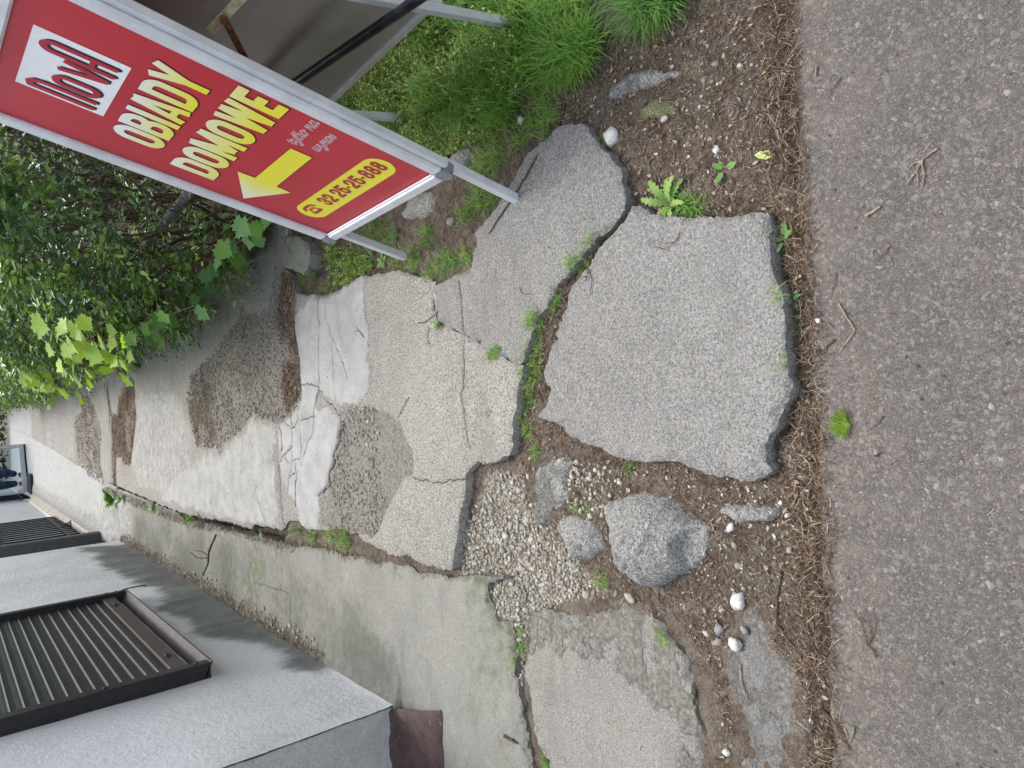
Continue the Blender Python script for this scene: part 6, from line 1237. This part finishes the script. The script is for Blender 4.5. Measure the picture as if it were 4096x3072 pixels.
# ------------------------------------------------------------------ hedge
def hx(y): return np.interp(y, [2.4, 3.0, 3.6, 4.2, 5.5, 9, 15, 22], [1.55, 1.35, 1.02, .84, .72, .62, .52, .45])
hedge = empty('hedge', (1.3, 5, 0), 'tall loose hedge of narrow glossy leaves with a bare dark inside', 'hedge')
def hloc(o): o.parent = hedge; o.matrix_parent_inverse = Matrix.Translation(-Vector(hedge.location)); return o
m = MB()
for i in range(430):
    y = 2.3+13*random.random()**1.8; x = hx(y)+.10+1.1*random.random()**1.4; z = .02; p = Vector((x, y, z)); pts_ = [p.copy()]; d = Vector((random.gauss(-.15, .4), random.gauss(0, .4), 1.2)).normalized(); L_ = random.uniform(.14, .24)
    for k in range(8):
        d = (d+Vector((random.gauss(-.05, .28), random.gauss(0, .28), random.gauss(.03, .15)))).normalized(); p = p+d*L_
        if p.x < hx(p.y)-.03: p.x = hx(p.y)-.03
        pts_.append(p.copy())
    r0 = random.uniform(.004, .014); m.tube(pts_, [r0*(1-.8*k/8) for k in range(9)], 5, False)
    for q in range(3):
        k = random.randrange(1, 8); a = pts_[k].copy(); d2 = Vector((random.gauss(-.3, .8), random.gauss(0, .8), random.gauss(.3, .6))).normalized(); pp_ = [a]
        for _ in range(5): d2 = (d2+Vector((random.gauss(0, .35),)*1+(random.gauss(0, .35), random.gauss(0, .3)))).normalized(); a = a+d2*random.uniform(.06, .12); pp_.append(a.copy())
        m.tube(pp_, [.003*(1-.7*j/5) for j in range(6)], 4, False)
hloc(m.build('branches', M_TWIG))
m = MB()
for i in range(330):   # pale bare twigs of the open part
    y = random.uniform(2.2, 5.2); x = hx(y)+random.uniform(-.02, .5); a = Vector((x, y, random.uniform(.05, 1.5))); d2 = Vector((random.gauss(-.1, .8), random.gauss(0, .8), random.gauss(0, .8))).normalized(); pp_ = [a.copy()]
    for _ in range(6): d2 = (d2+Vector((random.gauss(0, .4), random.gauss(0, .4), random.gauss(0, .35)))).normalized(); a = a+d2*random.uniform(.04, .10); pp_.append(a.copy())
    m.tube(pp_, [.0026*(1-.7*j/6) for j in range(7)], 4, False)
hloc(m.build('bare_twigs', plain('grey_bark', (.17, .14, .11), .85, .15, nz=.35, nsc=60)))
def sprays(n, ylo, yhi, pw, depth, dens, L0=.042, L1=.068, zlo=.08, zhi=1.75, K=11, tl=(.14, .30), vlo=.15, vhi=1.0, hang=0.0):
    y = ylo+(yhi-ylo)*rng.random(n)**pw; z = zlo+(zhi-zlo)*rng.random(n); dp = depth*rng.random(n)**1.7
    x = hx(y)+dp+.05*np.sin(z*5+y*3)-.13*np.exp(-((z-1.0)/.6)**2)*(y > 3.4)
    k = rng.random(n) < dens(x, y, z); x, y, z = x[k], y[k], z[k]; n = len(x)
    D = np.stack([rng.normal(-.75, .45, n), rng.normal(-.1, .6, n), rng.normal(.25-hang, .45, n)], 1); D /= np.linalg.norm(D, axis=1)[:, None]; Lt = rng.uniform(tl[0], tl[1], n)
    C0 = np.stack([x, y, z], 1)
    tt = np.tile(np.linspace(.12, 1, K), (n, 1)); curve = np.array([0, 0, -.10])
    P = C0[:, None, :]+D[:, None, :]*(tt*Lt[:, None])[:, :, None]+curve[None, None, :]*(tt**2)[:, :, None]
    side = np.tile(np.where(np.arange(K) % 2, 1., -1.), (n, 1)); B_ = basis(D); S = B_[:, :, 1]
    LD = D[:, None, :]*.75+S[:, None, :]*side[:, :, None]*.9+rng.normal(0, .35, (n, K, 3))+np.array([0, 0, -.12]); P = P.reshape(-1, 3); LD = LD.reshape(-1, 3); N = len(P)
    L_ = rng.uniform(L0, L1, N)*np.tile(np.linspace(1, .75, K), n)
    M = basis(LD, rng.normal(0, .55, N))*np.stack([L_, L_*rng.uniform(.36, .48, N), L_], 1)[:, None, :]
    v = np.clip(np.repeat(rng.uniform(vlo, vhi, n), K)+rng.normal(0, .1, N), 0, 1)
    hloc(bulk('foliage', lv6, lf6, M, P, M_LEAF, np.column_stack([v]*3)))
    Ms = basis(D)*np.stack([Lt, np.full(n, .0022), np.full(n, .0022)], 1)[:, None, :]; return Ms, C0, n
dn = lambda x, y, z: np.where((y < 3.9) & (z < 1.15), .10, np.where(y < 3.4, .5, 1.0))*np.clip(.8+1.2*fbm(y, z, 3, 3, 4), .15, 1)
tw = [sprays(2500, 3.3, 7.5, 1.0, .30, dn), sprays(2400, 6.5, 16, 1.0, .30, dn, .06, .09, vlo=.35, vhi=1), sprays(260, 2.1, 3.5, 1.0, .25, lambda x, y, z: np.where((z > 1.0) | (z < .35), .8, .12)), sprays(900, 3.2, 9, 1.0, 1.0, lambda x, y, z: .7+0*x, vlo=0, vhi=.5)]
Mt = np.concatenate([a[0] for a in tw]); Ct = np.concatenate([a[1] for a in tw]); hloc(bulk('twigs', tN, fN, Mt, Ct, M_LITTER, np.column_stack([rng.uniform(.1, .5, len(Ct))]*3)))
# second hedge row that closes the view behind the bare stems
back = empty('hedge', (2.6, 5, 0), 'dense dark shrub row standing behind the open hedge', 'hedge')
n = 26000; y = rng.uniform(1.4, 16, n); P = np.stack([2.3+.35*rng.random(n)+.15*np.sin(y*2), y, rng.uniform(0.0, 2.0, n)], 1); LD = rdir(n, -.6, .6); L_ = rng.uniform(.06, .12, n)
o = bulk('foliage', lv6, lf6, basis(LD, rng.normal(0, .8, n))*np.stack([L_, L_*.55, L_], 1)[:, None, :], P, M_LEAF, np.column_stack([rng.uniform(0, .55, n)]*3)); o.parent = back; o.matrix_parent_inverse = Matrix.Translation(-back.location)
m = MB()
for i in range(40):
    y = 1.5+.37*i; m.tube([(2.5, y, 0), (2.48+random.uniform(-.1, .1), y+random.uniform(-.1, .1), 1), (2.45, y, 1.9)], [.02, .014, .006], 6)
o = m.build('branches', M_TWIG); o.parent = back; o.matrix_parent_inverse = Matrix.Translation(-back.location)
far = empty('shrub', (0, 24.2, 0), 'dark shrubs closing the far end of the path', 'shrub')
n = 9000; P = np.stack([rng.uniform(-3, 4, n), rng.uniform(23.5, 25, n), rng.uniform(0, 2.2, n)], 1); L_ = rng.uniform(.08, .16, n)
o = bulk('foliage', lv6, lf6, basis(rdir(n, -.5, .7), rng.normal(0, .8, n))*np.stack([L_, L_*.6, L_], 1)[:, None, :], P, M_LEAF, np.column_stack([rng.uniform(0, .5, n)]*3)); o.parent = far; o.matrix_parent_inverse = Matrix.Translation(-far.location)
m = MB()
for i in range(12): m.tube([(-2.8+.6*i, 24.3, 0), (-2.8+.6*i+random.uniform(-.2, .2), 24.3, 1.8)], [.03, .01], 6)
o = m.build('branches', M_TWIG); o.parent = far; o.matrix_parent_inverse = Matrix.Translation(-far.location)

# maple saplings leaning out of the hedge
ml = [(0, .0), (.13, .10), (.02, .30), (.16, .30), (.20, .44), (.33, .33), (.40, .44), (.46, .62), (.56, .52), (.64, .56), (.62, .38), (.74, .33), (.80, .20), (.92, .18), (.88, .08), (1.08, 0)]
mlv = [(x, y*1.05, .12*y) for x, y in ml]+[(x, -y*1.05, .12*y) for x, y in ml[1:-1]]+[(.36, 0, -.03)]; nn_ = len(ml); ci = len(mlv)-1
loop_ = list(range(nn_))+[nn_-1+i for i in range(nn_-2, 0, -1)]; mlf = [(ci, loop_[i], loop_[(i+1) % len(loop_)]) for i in range(len(loop_))]
def maple(label, base, leaves, size, vr):
    root = empty('maple_sapling', base, label, 'maple sapling'); m = MB(); b0 = Vector(base); tops = []
    cen = Vector(np.mean([l for l in leaves], axis=0)); mid = b0.lerp(cen, .6)+Vector((.1, 0, .05))
    m.tube([b0-b0, b0.lerp(mid, .5)-b0+Vector((.04, 0, .05)), mid-b0, cen-b0], [.010, .008, .006, .003], 6)
    leaves = list(leaves)+[(l[0]+random.uniform(-.10, .05), l[1]+max(-.2, min(.2, random.gauss(0, .12))), l[2]+max(-.1, min(.1, random.gauss(0, .06)))) for l in list(leaves)*2]
    for l in leaves: m.tube([mid.lerp(cen, random.random())-b0, (Vector(l)+cen)/2-b0+Vector((0, 0, .03)), Vector(l)-b0], [.0025, .002, .0012], 4)
    m.build('stem', M_TWIGR, root)
    n = len(leaves); D = np.stack([rng.normal(-.75, .30, n), rng.normal(-.35, .45, n), rng.normal(-.62, .22, n)], 1)
    L_ = rng.uniform(size*.75, size*1.15, n); P0 = np.array(leaves)-np.array(base)
    leafset(root, P0, D, L_, 1.0, M_MAPLE, rng.normal(0, .35, n), rng.uniform(vr[0], vr[1], n), (mlv, mlf))
    return root
def lp(lst, x): return [tuple(PL(a, b, 0, x+random.uniform(-.06, .10))) for a, b in lst]
maple('lime green maple sapling arching over the path from the hedge', (.85, 6.6, .02), lp([(300, 1300), (260, 1340), (330, 1350), (390, 1330), (230, 1290), (350, 1400), (300, 1420), (260, 1440), (400, 1400), (440, 1440), (380, 1460), (330, 1450), (250, 1390), (210, 1330), (470, 1380), (500, 1440), (430, 1360), (540, 1460), (280, 1370)], .40), .092, (.65, 1))
maple('yellow green maple sapling further along, nearest the blue fence', (.80, 9.0, .02), lp([(130, 1500), (180, 1530), (220, 1560), (150, 1560), (250, 1520), (290, 1500), (110, 1530), (200, 1590), (240, 1600), (300, 1560), (170, 1490), (330, 1590), (90, 1480)], .34), .11, (.7, 1))
maple('darker maple sapling low at the hedge edge', (.95, 4.9, .02), lp([(630, 1240), (660, 1270), (600, 1280), (690, 1310), (650, 1330), (560, 1300), (540, 1350), (590, 1340), (520, 1290), (480, 1320)], .50), .095, (.05, .45))
maple('mid green maple sapling closest to the sign', (1.05, 3.9, .02), lp([(760, 1080), (800, 1100), (830, 1060), (740, 1130), (860, 1020), (790, 1150), (850, 990), (900, 960), (960, 940), (1010, 880)], .80), .085, (.0, .38))
for px_, py_, n_, h_, lab in ((1060, 930, 14, .36, 'nettle with drooping toothed leaves beside the bottom corner of the sign'), (1110, 950, 10, .28, 'second nettle, right of the taller one at the panel corner'), (1010, 1000, 9, .25, 'low nettle at the end of the hedge by the path')):
    x, y = G(px_, py_, .0); root = empty('nettle', (x+.05, y, 0.01), lab, 'nettle'); MB().tube([(0, 0, 0), (-.01, .01, h_*.5), (-.02, 0, h_)], .0025, 5).build('stem', M_GREENST, root)
    zz = np.linspace(.3, 1, n_)*h_; a = np.arange(n_)*1.9; D = np.stack([np.cos(a), np.sin(a), -.35+0*a], 1); leafset(root, np.stack([-.02*zz/h_, 0*zz, zz], 1), D, rng.uniform(.05, .085, n_), .55, M_WEED, rng.normal(0, .2, n_), rng.uniform(.2, .8, n_), TN)
